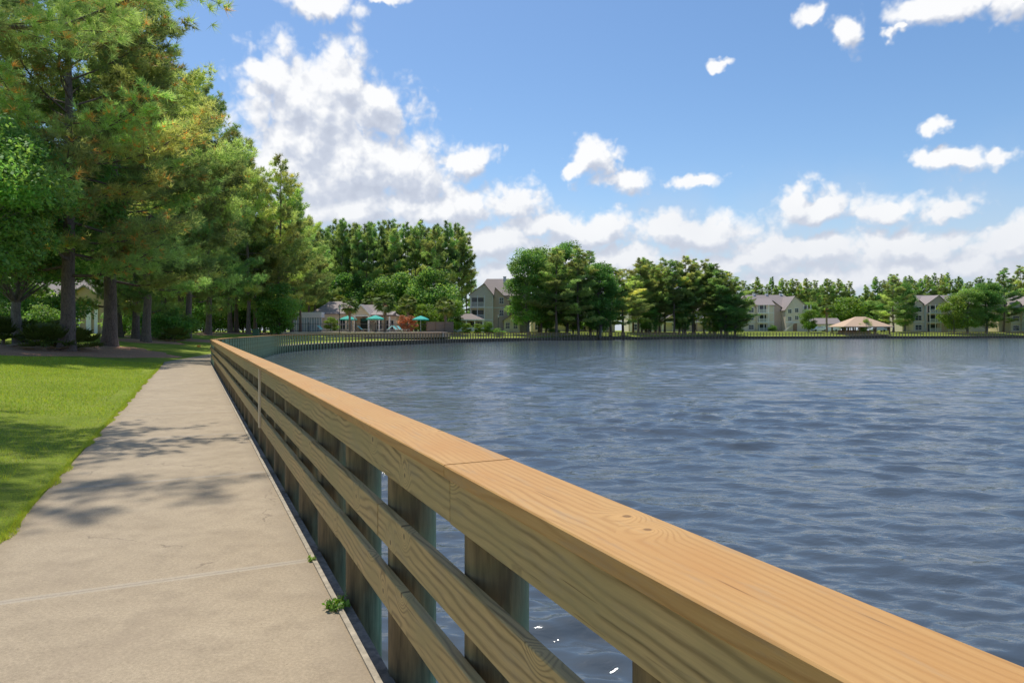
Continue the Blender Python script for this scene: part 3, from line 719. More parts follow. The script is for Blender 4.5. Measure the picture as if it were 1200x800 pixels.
brightb = [TreeKind(broadleaf(81, 5, 2.6, 40, 220, .12, .1, .12, .9, 1.0), M['bark2'], M['leafb'])]
redb = [TreeKind(broadleaf(91, 4, 2.0, 26, 160, .12, .08, .25, .8, .8), M['bark2'], M['leafr'])]

nearest = TreeKind(pine(7, 24, .26, 6.3, 74, 14, 15, 26, .24, .013, r0=.33, dead=.04), M['bark'], M['needle'])
# --- near and left pines, each told apart
G = 'pines on the lawn left of the walk'
left = [ # px, Z, kind, scale, rot, label
 (78, 34, near[0], .98, .3, 'large pine with thick reddish trunk rising from the brown straw bed'),
 (-6, 52, near[1], 1.0, 2.0, 'pine at the far left edge, behind the straw bed'),
 (128, 42, near[2], 1.02, 1.1, 'massive flared-base pine standing alone on the lawn in front of the beige house corner'),
 (139, 60, near[1], .95, 4.0, 'pine trunk close behind the massive flared-base pine'),
 (159, 58, near[1], .86, 5.0, 'thin pine just left of the straight pine beside the walk shrubs'),
 (171, 53, near[2], .92, 2.6, 'straight grey pine between the thin pine and the low shrubs'),
 (193, 72, near[1], .92, 3.3, 'dark pine rising behind the low green shrubs'),
 (212, 72, near[2], .90, .6, 'leaning pine behind the right end of the shrubs'),
 (220, 68, near[2], .9, 1.9, 'upright pine at the right end of the low shrubs'),
 (244, 80, near[1], .98, 5.5, 'lone pine on the lawn just left of where the railing turns'),
 (270, 92, near[2], .92, 4.4, 'left pine of the close pair beyond the railing bend'),
 (277, 93, mid[0], 1.05, .4, 'right pine of the close pair beyond the railing bend'),
 (291, 90, mid[1], 1.04, 2.2, 'tall straight pine beside the small green utility box'),
 (299, 98, mid[0], .92, 3.0, 'pale thin pine right behind the small green utility box'),
 (342, 106, mid[0], .96, 1.3, 'pine just left of the clubhouse, its crown reaching over the glazed wing'),
 (326, 95, mid[1], 1.0, 5.1, 'pine with bare grey trunk nearest the pool, left of the clubhouse'),
]
for (px, Z, kd, sc, rz, lb) in left:
    hs = 1.0 if Z < 55 else (1.24 if Z < 82 else 1.12); bx = {78: 1.12, 128: 1.22}.get(px, 1.08)
    x, y = W(px, Z); place(kd, 'pine_tree', x, y, sc*hs, rz, lb, 'tree', G, sxy=sc*bx)
x, y = (-10.9, 11.2); place(nearest, 'pine_tree', x, y, .9, 3.4, 'nearest pine, its boughs hanging into the upper left corner', 'tree', G)
# broad crowned tree low at the left
x, y = W(-70, 27); place(gum, 'broadleaf_tree', x, y, 1.1, .5, 'low broadleaf tree with dark glossy foliage at far left in front of the pines')
x, y = W(22, 36); place(gum, 'broadleaf_tree', x, y, 1.28, 2.6, 'slender-trunked broadleaf tree with low hanging foliage, left of the reddish pine')
# shrubs
for (px, Z, sc, lb) in [(55, 44, 1.15, 'dark shrub behind the straw bed, left of the reddish pine'), (5, 46, 1.25, 'dark shrub at the far left edge behind the straw bed'),
                        (38, 58, 2.3, 'tall dark shrub in front of the beige house roof at far left'), (62, 52, 1.7, 'dark shrub directly behind the reddish pine trunk'), (20, 50, 1.8, 'dark shrub behind the slender-trunked broadleaf tree'), (183, 66, 1.6, 'low round shrub left in the shrub bed by the walk'), (200, 62, 1.5, 'largest low shrub in the middle of the bed by the walk'), (214, 63, 1.2, 'low shrub at the right end of the bed by the walk'), (146, 70, 1.5, 'shrub in front of the right wall of the beige house')]:
    x, y = W(px, Z); place(bush[0], 'shrub', x, y, sc, px*.37, lb, 'shrub', 'shrubs under the left pines')
# understorey behind
rng = random.Random(8)
for i, px in enumerate([-30, 10, 45, 75, 150, 175, 200, 225, 250, 268, 285, 305, 318, 215, 238]):
    Z = rng.uniform(98, 116) if px > 130 else rng.uniform(84, 96)
    if px > 290: Z = rng.uniform(104, 112)
    x, y = W(px, Z); place(under[i % 2], 'understory_tree', x, y, rng.uniform(1.0, 1.35), rng.uniform(0, 6), 'leafy understory tree in the shade behind the left pines', 'tree', 'understory trees behind the left pines')
x, y = W(327, 92); place(under[0], 'understory_tree', x, y, 1.0, 1.0, 'bushy green tree hiding the left end of the clubhouse', 'tree')
for i, px in enumerate([-40, -5, 25, 50, 85, 110, 135, 160, 185, 205, 230, 250, 272, 290, 310, 330, 348, 362, 300, 240, 180, 120]):
    Z = rng.uniform(112, 140) if i < 18 else 150
    x, y = W(px, Z); place(mid[i % 2] if i % 3 else far[2], 'pine_tree', x, y, rng.uniform(.9, 1.12)*(.85 if px > 340 else 1), rng.uniform(0, 6), 'pine deep in the grove behind the left row', 'tree', 'pines deep in the left grove')
for (px, Z, sc) in ((352, 118, .95), (362, 126, .92), (369, 134, .9), (333, 112, 1.0)):
    x, y = W(px, Z); place(mid[int(px) % 2], 'pine_tree', x, y, sc, px*.9, 'pine deep in the grove behind the left row', 'tree', 'pines deep in the left grove')
# pines behind the clubhouse
for i, px in enumerate([374, 384, 394, 401, 412, 421, 429, 438, 446, 457, 466, 474, 483, 492, 500, 508, 517, 526, 533, 541, 547, 405, 452, 512, 380, 398, 417, 433, 450, 462, 488, 505, 522, 537]):
    Z = rng.uniform(146, 172); top = 262+ (6 if px > 535 else 0)+rng.uniform(-4, 9); h = (387-top)/F*Z+.3
    x, y = W(px, Z); kd = tallthin[i % 2] if i % 3 else far[0]
    place(kd, 'pine_tree', x, y, h/22, rng.uniform(0, 6), 'tall dark pine in the stand behind the clubhouse', 'tree', 'pines behind the clubhouse', sxy=1.0)
for i, px in enumerate([366, 384, 404, 424, 444, 462, 482, 496, 508, 519, 455]):
    Z = rng.uniform(140, 150); x, y = W(px, Z)
    place(under[i % 2], 'understory_tree', x, y, rng.uniform(1.2, 1.9), rng.uniform(0, 6), 'leafy tree filling in below the pines behind the clubhouse', 'tree', 'leafy trees behind the clubhouse')
for i, px in enumerate(range(360, 560, 14)):   # second rank closes the stand
    Z = rng.uniform(185, 205); x, y = W(px, Z)
    place(far[2], 'pine_tree', x, y, rng.uniform(.6, .75), rng.uniform(0, 6), 'pine in the rear rank of the stand behind the clubhouse', 'tree', 'rear pines behind the clubhouse')
# grove at centre, in front of the hidden apartments
lst = [(619, 152, 283, 1.20), (634, 156, 300, 1.1), (652, 150, 288, 1.15), (664, 158, 281, 1.15), (678, 151, 287, 1.1), (692, 158, 292, 1.1), (703, 154, 303, 1.1), (716, 159, 308, 1.1), (730, 161, 312, 1.1), (645, 165, 290, 1.1), (632, 164, 295, 1.1)]
for i, (px, Z, top, w) in enumerate(lst):
    x, y = W(px, Z); h = (387-top)/F*Z+.3
    if i in (0,): place(fullp[0], 'broadleaf_tree', x, y, h/18, 1.0, 'broad bright green tree at the left end of the central grove, beside the apartment wall', 'tree', None, sxy=1.25)
    else: place(far[2] if i % 3 == 1 else (mid[i % 2] if i % 3 else fullp[1]), 'pine_tree' if i % 3 else 'broadleaf_tree', x, y, h/(22 if i % 3 else 18)*1.03, rng.uniform(0, 6), 'full green tree in the left half of the central lakeside grove', 'tree', 'central lakeside grove, left half', sxy=w*(1.2 if i % 3 else 1.08))
lst = [(748, 300), (757, 304), (768, 308), (779, 303), (790, 302), (803, 297), (814, 303), (825, 303), (838, 306), (851, 314), (861, 320), (742, 318), (812, 310), (773, 308), (796, 304), (832, 309), (845, 312), (762, 306), (752, 310)]
for i, (px, top) in enumerate(lst):
    Z = rng.uniform(170, 182); x, y = W(px, Z); h = (387-top)/F*Z+.3
    place([far[0], mid[0], far[2], tallthin[0]][i % 4], 'pine_tree', x, y, h/22, rng.uniform(0, 6), 'lakeside pine in the right half of the central grove', 'tree', 'central lakeside grove, right half', sxy=rng.uniform(1.1, 1.35))
for i, px in enumerate([760, 800, 836, 850, 640, 672, 700, 862]):
    Z = rng.uniform(168, 176) if px > 740 else 160; x, y = W(px, Z); place(fullp[i % 2], 'broadleaf_tree', x, y, rng.uniform(.42, .62), rng.uniform(0, 6), 'lower leafy tree under the pines of the central grove', 'tree', 'lower trees of the central grove', sxy=.8)
# far rows
px = 872
while px < 1262:
    Z = rng.uniform(262, 285); top = (331 if px < 1010 else 326)+rng.uniform(-5, 5)
    if 1000 < px < 1022: top += 16
    if px > 1120: top += 2
    x, y = W(px, Z); h = (387-top)/F*Z+.3
    place(tallthin[int(px) % 2], 'pine_tree', x, y, h/22, rng.uniform(0, 6), 'tall pine in the far row behind the lakeside apartments', 'tree', 'far row of pines', sxy=rng.uniform(.85, 1.05))
    px += rng.uniform(4.2, 6.8)
px = 560
while px < 1300:
    Z = rng.uniform(300, 330); x, y = W(px, Z)
    place(far[2] if int(px) % 2 else fullp[0], 'pine_tree' if int(px) % 2 else 'broadleaf_tree', x, y, rng.uniform(.75, .95)*(1 if int(px) % 2 else 1.15), rng.uniform(0, 6), 'tree in the woods that close the view behind the far row', 'tree', 'woods behind the far row')
    px += 13
for i, px in enumerate(list(range(870, 1060, 13))+list(range(1115, 1190, 13))):
    Z = rng.uniform(246, 256); x, y = W(px, Z)
    place(fullp[i % 2], 'broadleaf_tree', x, y, rng.uniform(.45, .68), rng.uniform(0, 6), 'rounded leafy tree at the foot of the far pine row', 'tree', 'leafy trees under the far pine row', sxy=1.0)
for (px, Z, h, w, kd, nm, lb) in [
    (1047, 200, 16.5, 1.2, far[2], 'pine_tree', 'tall dark tree standing between the pavilion and the gabled apartments'),
    (1060, 206, 15, .9, fullp[1], 'broadleaf_tree', 'leafy tree against the left wall of the gabled apartments'),
    (1118, 196, 10.5, .9, brightb[0], 'broadleaf_tree', 'bright yellow-green tree in front of the gabled apartments'),
    (1134, 198, 13.5, 1.15, fullp[0], 'broadleaf_tree', 'broad rounded tree right of the yellow-green one by the lake'),
    (1156, 199, 15, 1.2, fullp[1], 'broadleaf_tree', 'broad dark tree left of the farthest right apartments'),
    (1176, 207, 19, 1.2, far[2], 'pine_tree', 'dark pine rising over the gap before the farthest right apartments'),
    (1196, 222, 21, 1.35, far[2], 'pine_tree', 'tall pine at the right edge behind the last apartments'),
    (948, 192, 6.2, 1.0, brightb[0], 'broadleaf_tree', 'small round light green tree at the right end of the pale apartments'),
    (1013, 183, 4.6, .55, bush[0], 'young_tree', 'small young tree in front of the pavilion'),
    (994, 232, 11, 1.5, brightb[0], 'broadleaf_tree', 'rounded light green tree behind the pavilion roof'),
    (1228, 196, 14, 1.2, fullp[0], 'broadleaf_tree', 'leafy tree beyond the right edge apartments')]:
    x, y = W(px, Z); H0 = {id(far[2]): 22, id(fullp[0]): 18, id(fullp[1]): 18, id(brightb[0]): 5, id(bush[0]): 2}[id(kd)]
    place(kd, nm, x, y, h/H0, px*.71, lb, 'tree', None, sxy={22: w, 18: w, 5: w*h/H0*.95, 2: 1.2}[H0])
# poolside planting
for (px, Z, sc, kd, nm, lb) in [(478, 118, .95, redb[0], 'flowering_tree', 'small red-orange leaved tree right of the clubhouse'), (498, 128, 1.1, brightb[0], 'bush', 'large bright green bush behind the teal umbrella nearest the apartments'), (466, 130, 1.0, brightb[0], 'bush', 'bright green bush behind the red-leaved tree'),
                        (388, 112, .5, brightb[0], 'bush', 'small yellow-green bush by the black lamp post'), (528, 134, 1.3, brightb[0], 'bush', 'green bush left of the screened porch'), (584, 138, .9, bush[0], 'bush', 'clipped dark hedge bush in front of the apartment wall'), (572, 139, .55, brightb[0], 'bush', 'small bright bush at the corner of the screened porch'), (560, 139, .45, brightb[0], 'bush', 'low bright bush in front of the screened porch'), (547, 138, .45, brightb[0], 'bush', 'low bush at the left corner of the screened porch'),
                        (650, 153, .9, bush[0], 'bush', 'dark bush under the central grove'), (905, 205, 1.0, bush[0], 'bush', 'low hedge bush at the foot of the pale apartments')]:
    x, y = W(px, Z); place(kd, nm, x, y, sc, px*.3, lb, 'bush' if nm == 'bush' else 'tree', None, sxy=sc*1.1)

# palms -----------------------------------------------------------------
def palm_crown(seed, n, L, mat_seed=0, fan=True):
    rng = np.random.default_rng(seed); V = []; T = []
    for i in range(n):
        az = i*2.39996; el = R_(rng.uniform(-55, 85)); d = np.array([math.cos(az)*math.cos(el), math.sin(az)*math.cos(el), math.sin(el)])
        c = d*L*.55; s = norm(np.cross(d, [0, 0, 1.0]) if abs(d[2]) < .95 else np.array([1.0, 0, 0])); up = np.cross(s, d); t = rng.uniform(.75, 1.35)
        V += [c*0-s*.015, c*0+s*.015, c, c]; T += [[t, t*.9, t*.8]]*4
        for k in range(11):
            a = R_(-75+15*k); dd = d*math.cos(a)+s*math.sin(a); ln = L*.5*(1-.25*abs(a)/1.3); tip = c+dd*ln-np.array([0, 0, ln*.35])*rng.uniform(.5, 1.2); sd = np.cross(dd, up)*.0+ (s*math.cos(a)-d*math.sin(a))*L*.045
            mid_ = c+dd*ln*.55; V += [c, mid_-sd, tip, mid_+sd]; T += [[t*1.05, t, t*.9]]*4
    return np.array(V), np.array(T)
def make_palm():
    r = empty('palm_tree'); mb = MB(); mb.tube([(0, 0, -.2), (.04, 0, .5), (.06, .03, 2.0), (.0, .05, 3.6), (0, 0, 4.3)], [.24, .19, .17, .17, .2], 10)
    rr = random.Random(2)
    for i in range(60):   # boots
        z = 2.6+1.7*i/60; a = i*2.4; mb.tube([(math.cos(a)*.15, math.sin(a)*.15, z), (math.cos(a)*.29, math.sin(a)*.29, z+.2)], [.035, .012], 4)
    mb.build('trunk', M['palmbark'], r); v, t = palm_crown(3, 64, 1.65); v[:, 2] += 4.45
    link_mesh('fronds', np_mesh('palm_fronds', v, 4, t), M['palm'], r); v, t = palm_crown(5, 12, 1.3); v[:, 2] = 4.2-np.abs(v[:, 2])*.8; v[:, :2] *= .55
    link_mesh('dead_fronds', np_mesh('dead_fronds', v, 4, t), M['deadfrond'], r); return r
pp = make_palm(); first = True
for (px, Z, top, lb) in [(410, 110, 349, 'palm with a dark trunk in front of the clubhouse, left of its gabled porch'), (396, 132, 346, 'palm behind the clubhouse roof by the lamp post'), (451, 108, 343, 'tall palm in front of the right end of the clubhouse'), (436, 132, 343, 'palm rising behind the clubhouse porch gable'),
                     (478, 126, 347, 'palm behind the small red-leaved tree'), (522, 122, 350, 'palm with ragged trunk left of the screened porch'), (969, 196, 353, 'single palm between the pale apartments and the pavilion'), (1036, 205, 366, 'low palm right of the pavilion')]:
    x, y = W(px, Z); z = ground(x, y); h = EYE+(387-top)/F*Z-z; r = pp if first else copy_tree(pp); first = False
    r.location = (x, y, z); s = h/5.6; r.scale = (max(s, .95), max(s, .95), s); r.rotation_euler = (0, 0, px); tag(r, lb, 'palm tree')
    r['group'] = 'palms around the pool and pavilion'
def palmetto():
    r = empty('palmetto'); mb = MB(); mb.tube([(0, 0, -.1), (.05, 0, .25)], [.09, .07], 6); mb.build('stem', M['palmbark'], r); v, t = palm_crown(9, 30, 1.35); v[:, 2] = np.abs(v[:, 2])*.95+.2
    link_mesh('fronds', np_mesh('palmetto_fronds', v, 4, t*.62), M['palm'], r); v, t = palm_crown(12, 5, 1.0); v[:, 2] = np.abs(v[:, 2])*.2+.1
    link_mesh('dead_fronds', np_mesh('dead_fronds', v, 4, t), M['deadfrond'], r); return r
pm = palmetto(); first = True
for (px, Z, sc, lb) in [(52, 33, 1.1, 'fan-leaved palmetto with tan dead fronds left of the reddish pine trunk'), (68, 37, 1.2, 'tall palmetto directly behind the reddish pine trunk'), (92, 35, 1.0, 'palmetto just right of the reddish pine trunk'), (30, 38, 1.15, 'palmetto between the slender pine and the straw bed'), (3, 36, 1.2, 'palmetto at the left edge of the straw bed'), (205, 58, 1.1, 'palmetto in front of the low shrubs by the walk')]:
    x, y = W(px, Z); r = pm if first else copy_tree(pm); first = False; r.location = (x, y, ground(x, y)); r.scale = (sc, sc, sc); r.rotation_euler = (0, 0, px*.5); tag(r, lb, 'palmetto', 'palmettos under the left pines')

# straw beds
x, y = W(30, 33); patch('straw_bed', x, y, 7.5, 4.3, R_(60), M['mulch'], 1, label='brown pine straw bed around the left pines')
for k, (px, Z, r) in enumerate([(130, 41.5, 1.9), (166, 55, 3.4), (205, 64, 4.2), (244, 80, 1.6), (284, 92, 5.5), (326, 95, 3.0), (100, 38, 2.4)]):
    x, y = W(px, Z); patch('straw_bed', x, y, r, r*.8, R_(50), M['mulch'], 5+k)
x, y = W(415, 112); 

# ------------------------------------------------------------------ buildings
def gable(mb, rf, x0, x1, y0, y1, z0, ze, zp, axis='y', peak=.5, over=.35, th=.16, hipl=0, hipr=0, wm=0):
    """walls into mb, roof into rf. axis: direction of the ridge"""
    if axis == 'y':
        xp = x0+(x1-x0)*peak
        f = [(x0,y0,z0),(x1,y0,z0),(x1,y0,ze),(xp,y0,zp),(x0,y0,ze)]; b = [(x, y1, z) for (x, _, z) in f]
        mb.add(f+b, [(0,1,2,3,4),(9,8,7,6,5),(0,5,6,1),(1,6,7,2),(0,4,9,5)], wm)
        for (xa, za, xb) in ((x0, ze, xp), (x1, ze, xp)):
            s = 1 if xb > xa else -1; sl = (zp-ze)/abs(xb-xa); xo = xa-s*over; zo = za-over*sl
            pts = [(xo, y0-over, zo), (xb, y0-over, zp), (xb, y1+over, zp), (xo, y1+over, zo)]
            rf.hull8([(a, c, d+.01) for (a, c, d) in pts], [(a, c, d+th) for (a, c, d) in pts])
    else:
        yp = (y0+y1)/2
        xa, xb = x0+hipl, x1-hipr
        mb.add([(x0,y0,z0),(x1,y0,z0),(x1,y1,z0),(x0,y1,z0),(x0,y0,ze),(x1,y0,ze),(x1,y1,ze),(x0,y1,ze),(xa,yp,zp),(xb,yp,zp)],
               [(0,1,5,4),(1,2,6,5),(2,3,7,6),(3,0,4,7)]+([(4,8,7)] if not hipl else [])+([(5,6,9)] if not hipr else []), wm)
        o = over; sl = (zp-ze)/(yp-y0); oz = o*sl; L = [(x0-o,y0-o,ze-oz),(x1+o,y0-o,ze-oz),(x1+o,y1+o,ze-oz),(x0-o,y1+o,ze-oz)]
        ra = (xa-(0 if hipl else o), yp, zp); rb = (xb+(0 if hipr else o), yp, zp)
        A = L+[ra, rb]; B = [(p[0], p[1], p[2]+th) for p in A]
        rf.add([(p[0], p[1], p[2]+.01) for p in A]+B, [(6,7,11,10),(7,8,11),(8,9,10,11),(9,6,10),(0,1,7,6),(1,2,8,7),(2,3,9,8),(3,0,6,9),(0,4,5,1),(1,5,2),(2,5,4,3),(0,3,4)])
def window(par, x, z, w, h, y=0, mull=True):
    f = MB(); t = .09
    f.box(x-w/2-t, x+w/2+t, y-.06, y+.02, z-t, z); f.box(x-w/2-t, x+w/2+t, y-.06, y+.02, z+h, z+h+t); f.box(x-w/2-t, x-w/2, y-.06, y+.02, z, z+h); f.box(x+w/2, x+w/2+t, y-.06, y+.02, z, z+h)
    if mull: f.box(x-w/2, x+w/2, y-.05, y-.012, z+h/2-.03, z+h/2+.03); f.box(x-.025, x+.025, y-.052, y-.014, z, z+h)
    g = MB(); g.box(x-w/2, x+w/2, y-.01, y+.02, z, z+h); o = g.build('window', M['glass'], par); f.build('window_frame', M['white'], o)
def balcony(par, x0, x1, z, h, y=0, dep=1.6, label=None):
    """projecting bay: slab, rails, posts, dark glass door behind"""
    s = MB(); s.box(x0, x1, y-dep, y-.003, z-.28, z); o = s.build('balcony', M['white'], par)
    r = MB(); r.box(x0+.16, x1-.16, y-dep+.03, y-dep+.09, z+.95, z+1.03); r.box(x0+.16, x1-.16, y-dep+.04, y-dep+.08, z+.08, z+.14)
    n = int((x1-x0)/.16)
    for i in range(1, n): xx = x0+.1+(x1-x0-.2)*i/n; r.box(xx-.028, xx+.028, y-dep+.045, y-dep+.075, z+.14, z+.95)
    r.build('railing', M['white'], o)
    for xx in (x0+.075, (x0+x1)/2, x1-.075):
        p = MB(); p.box(xx-.075, xx+.075, y-dep+.005, y-dep+.14, z+.002, z+h-.282); p.build('post', M['white'], o)
    d = MB(); d.box(x0+.35, x1-.35, y-.05, y-.004, z+.05, z+2.15); d.build('glass_door', M['glass'], o)
def apt_common(root, walls, roofs, trims, wall_mats, roof_mat='shingle', chims=()):
    walls.build('wall', [M[k] for k in wall_mats], root); rf = roofs.build('roof', M[roof_mat], root)
    if trims.v: trims.build('trim', M['white'], root)
    for (x, y, z) in chims:
        c = MB(); c.box(x-.35, x+.35, y-.35, y+.35, z-1.2, z+.5); c.box(x-.42, x+.42, y-.42, y+.42, z+.502, z+.62); c.build('chimney', M['white'], rf)
def spot(px, Z): x, y = W(px, Z); return (x, y, ground(x, y)-.15)
# apartment left of the grove (gabled, three storeys, screened porch)
def apt_one():
    r = empty('apartment_building', spot(551, 160), 0, 'tall gabled grey-beige apartment building with stacked balconies behind a screened porch, right of the pool', 'building')
    w, rf, tr = MB(), MB(), MB()
    gable(w, rf, 1.0, 14, 5, 16, 0, 9.0, 13.2, 'x', hipl=2.5, wm=0)
    gable(w, rf, 0, 5.3, 0, 5.0, 0, 8.9, 11.4, 'y', peak=.62, wm=0)
    gable(w, rf, 5.3, 9.2, 2.2, 5.0, 0, 7.4, 10.6, 'y', peak=.12, wm=1)
    gable(w, rf, 7.9, 11.6, -.5, 2.2, 0, 2.9, 4.1, 'y', peak=.5, wm=0)
    for z in (3.0, 5.9): tr.box(3.55, 5.32, -.03, .0, z-.12, z+.12)
    tr.box(5.25, 5.37, -.04, 2.15, .05, 8.7); tr.box(5.32, 9.15, 2.17, 2.198, 5.8, 6.0)
    apt_common(r, w, rf, tr, ['greige', 'rosy'], chims=((8, 9, 13.2), (11, 9.2, 13.0)))
    for z in (.2, 3.1, 6.0): balcony(r, .1, 3.5, z, 2.9)
    for z in (4.2, 7.1): window(r, 7.3, z-.2, .9, 1.3, 2.2)
    for x in (8.8, 10.6): window(r, x, .9, .9, 1.4, -.5)
    # screened porch
    p = MB(); p.hull8([(-4.6,-6.4,3.0),(3.6,-6.4,3.0),(3.6,-1.7,3.0),(-4.6,-1.7,3.0)], [(-1.6,-4.2,4.3),(.6,-4.2,4.3),(.6,-3.9,4.3),(-1.6,-3.9,4.3)]); pr = p.build('porch_roof', M['shingle'], r)
    q = MB(); q.box(-4.7, 3.7, -6.5, -6.402, 2.72, 2.995); q.box(-4.3, 3.3, -6.2, -6.12, .3, 1.1); q.box(-4.3, 3.3, -6.2, -6.1, 1.102, 1.2)
    q.build('porch_beam', M['white'], pr)
    for x in (-4.3, -2.4, -.5, 1.4, 3.3):
        q = MB(); q.box(x-.12, x+.12, -6.3, -6.22, 0, 2.72); q.build('porch_post', M['white'], pr)
    q = MB(); q.box(-4.2, 3.2, -2.0, -1.9, 0, 2.99); q.build('porch_wall', M['greige'], pr)
    for x in (-3.2, -1.3, .6, 2.4): window(r, x, .8, 1.1, 1.6, -2.0)
apt_one()
def apt_two():
    r = empty('apartment_building', spot(866, 208), 0, 'pale three-storey apartment building with grey roof, left of the pavilion', 'building')
    w, rf, tr = MB(), MB(), MB()
    gable(w, rf, 0, 21.5, 4.6, 15, 0, 8.0, 11.6, 'x', hipr=4)
    gable(w, rf, -2, 5.4, .6, 9.5, 0, 7.2, 10.9, 'y', peak=.5)
    gable(w, rf, 5.4, 10.6, 0, 8, 0, 8.2, 10.2, 'x')
    gable(w, rf, 10.6, 14, 3, 8, 0, 7.6, 9.6, 'y', peak=.2, wm=1)
    gable(w, rf, 14, 21.4, -.4, 9.4, 0, 6.9, 10.8, 'y', peak=.38)
    for (a, b, y) in ((-2, 5.4, .6), (8.7, 10.6, 0), (14, 21.4, -.4)):
        for z in (2.95,): tr.box(a+.01, b-.01, y-.03, y-.002, z-.1, z+.12)
    tr.box(8.7, 10.6, -.03, -.002, 5.75, 5.95)
    tr.box(10.55, 10.67, -.05, 2.9, .05, 8.0)
    apt_common(r, w, rf, tr, ['beige', 'rosy'], chims=((3, 9.8, 11.6), (8, 9.8, 11.6), (12, 9.8, 11.6), (16.5, 9.8, 11.6)))
    for z in (.15, 3.0, 5.8): balcony(r, 5.5, 8.6, z, 2.8)
    for z in (.9, 3.75, 6.1): window(r, 3.9, z-.1, 1.5, 1.3, .6); window(r, .3, z-.1, 1.0, 1.2, .6)
    for z in (3.75, 6.0): window(r, 15.3, z-.3, 1.0, 1.1, -.4); window(r, 17.4, z, 1.0, 1.1, -.4)
    d = MB(); d.box(16.3, 17.5, -.48, -.402, .1, 2.6); d.build('door', M['brick'], r)
    for z in (3.0, 5.7): balcony(r, 19.0, 21.3, z, 2.8, -.4, 1.2)
    s = MB()
    for i in range(14): s.box(13.2+i*.22, 13.6+i*.22, -2.0, -.9, .2+i*.2, .28+i*.2)
    s.build('stair', M['white'], r)
apt_two()
def apt_three(px, lab, mirror=False):
    r = empty('apartment_building', spot(px, 206), 0, lab, 'building')
    w, rf, tr = MB(), MB(), MB()
    gable(w, rf, 2.0, 26, 4.2, 14, 0, 8.2, 11.4, 'x', hipl=2.5, hipr=3)
    gable(w, rf, 0, 3.2, 3.4, 7, 0, 8.0, 9.6, 'y')
    gable(w, rf, 1.9, 5.2, 1.0, 8, 0, 8.3, 9.6, 'y', wm=0)
    gable(w, rf, 5.2, 12.0, 0, 9, 0, 8.3, 11.0, 'y', peak=.55, wm=1)
    gable(w, rf, 12, 20, 1.5, 8, 0, 2.9, 4.2, 'x', wm=0)
    for (a, b, y) in ((1.9, 5.2, 1.0), (8.9, 12, 0)): tr.box(a+.01, b-.01, y-.03, y-.002, 2.9, 3.12)
    tr.box(11.95, 12.06, -.05, 1.3, .05, 8.1); tr.box(5.15, 5.26, -.05, .9, .05, 8.2)
    apt_common(r, w, rf, tr, ['beige', 'rosy'], chims=((18, 9, 11.3),))
    for z in (.15, 3.0, 5.8): balcony(r, 5.4, 8.8, z, 2.8)
    for z in (.9, 3.75, 6.4): window(r, 3.5, z-.2, 1.8, 1.4, 1.0)
    for x in (13.5, 16, 18.4): window(r, x, .9, 1.1, 1.3, 1.5)
    for z in (3.9, 6.4): window(r, 14, z, 1.1, 1.2, 4.2); window(r, 18, z, 1.1, 1.2, 4.2)
apt_three(1065, 'three-storey gabled apartment building with white balconies, right of the tall dark tree')
apt_three(1180, 'apartment building with white balconies at the right edge, partly behind trees')
def low_apts(px, Z, lab, wid):
    r = empty('apartment_building', spot(px, Z), 0, lab, 'building'); w, rf, tr = MB(), MB(), MB()
    gable(w, rf, 0, wid, 2, 11, 0, 6.2, 9.2, 'x', wm=0); gable(w, rf, wid*.3, wid*.3+6, 0, 6, 0, 2.9, 4.8, 'y', wm=0); gable(w, rf, wid*.65, wid*.65+5, .2, 6, 0, 2.9, 4.6, 'y', wm=1)
    for i in range(int(wid/3)): tr.box(i*3+.2, i*3+.5, -.6, -.35, 0, 2.7)
    tr.box(0, wid, -.7, -.2, 2.702, 2.95)
    apt_common(r, w, rf, tr, ['beige', 'rosy'], chims=())
    for i in range(int(wid/3)):
        window(r, i*3+1.8, .7, 1.2, 1.6, 2.0); window(r, i*3+1.8, 3.7, 1.2, 1.3, 2.0)
low_apts(622, 176, 'low beige building glimpsed between trunks in the left half of the central grove', 22)
low_apts(738, 196, 'low beige building glimpsed between trunks in the right half of the central grove', 30)

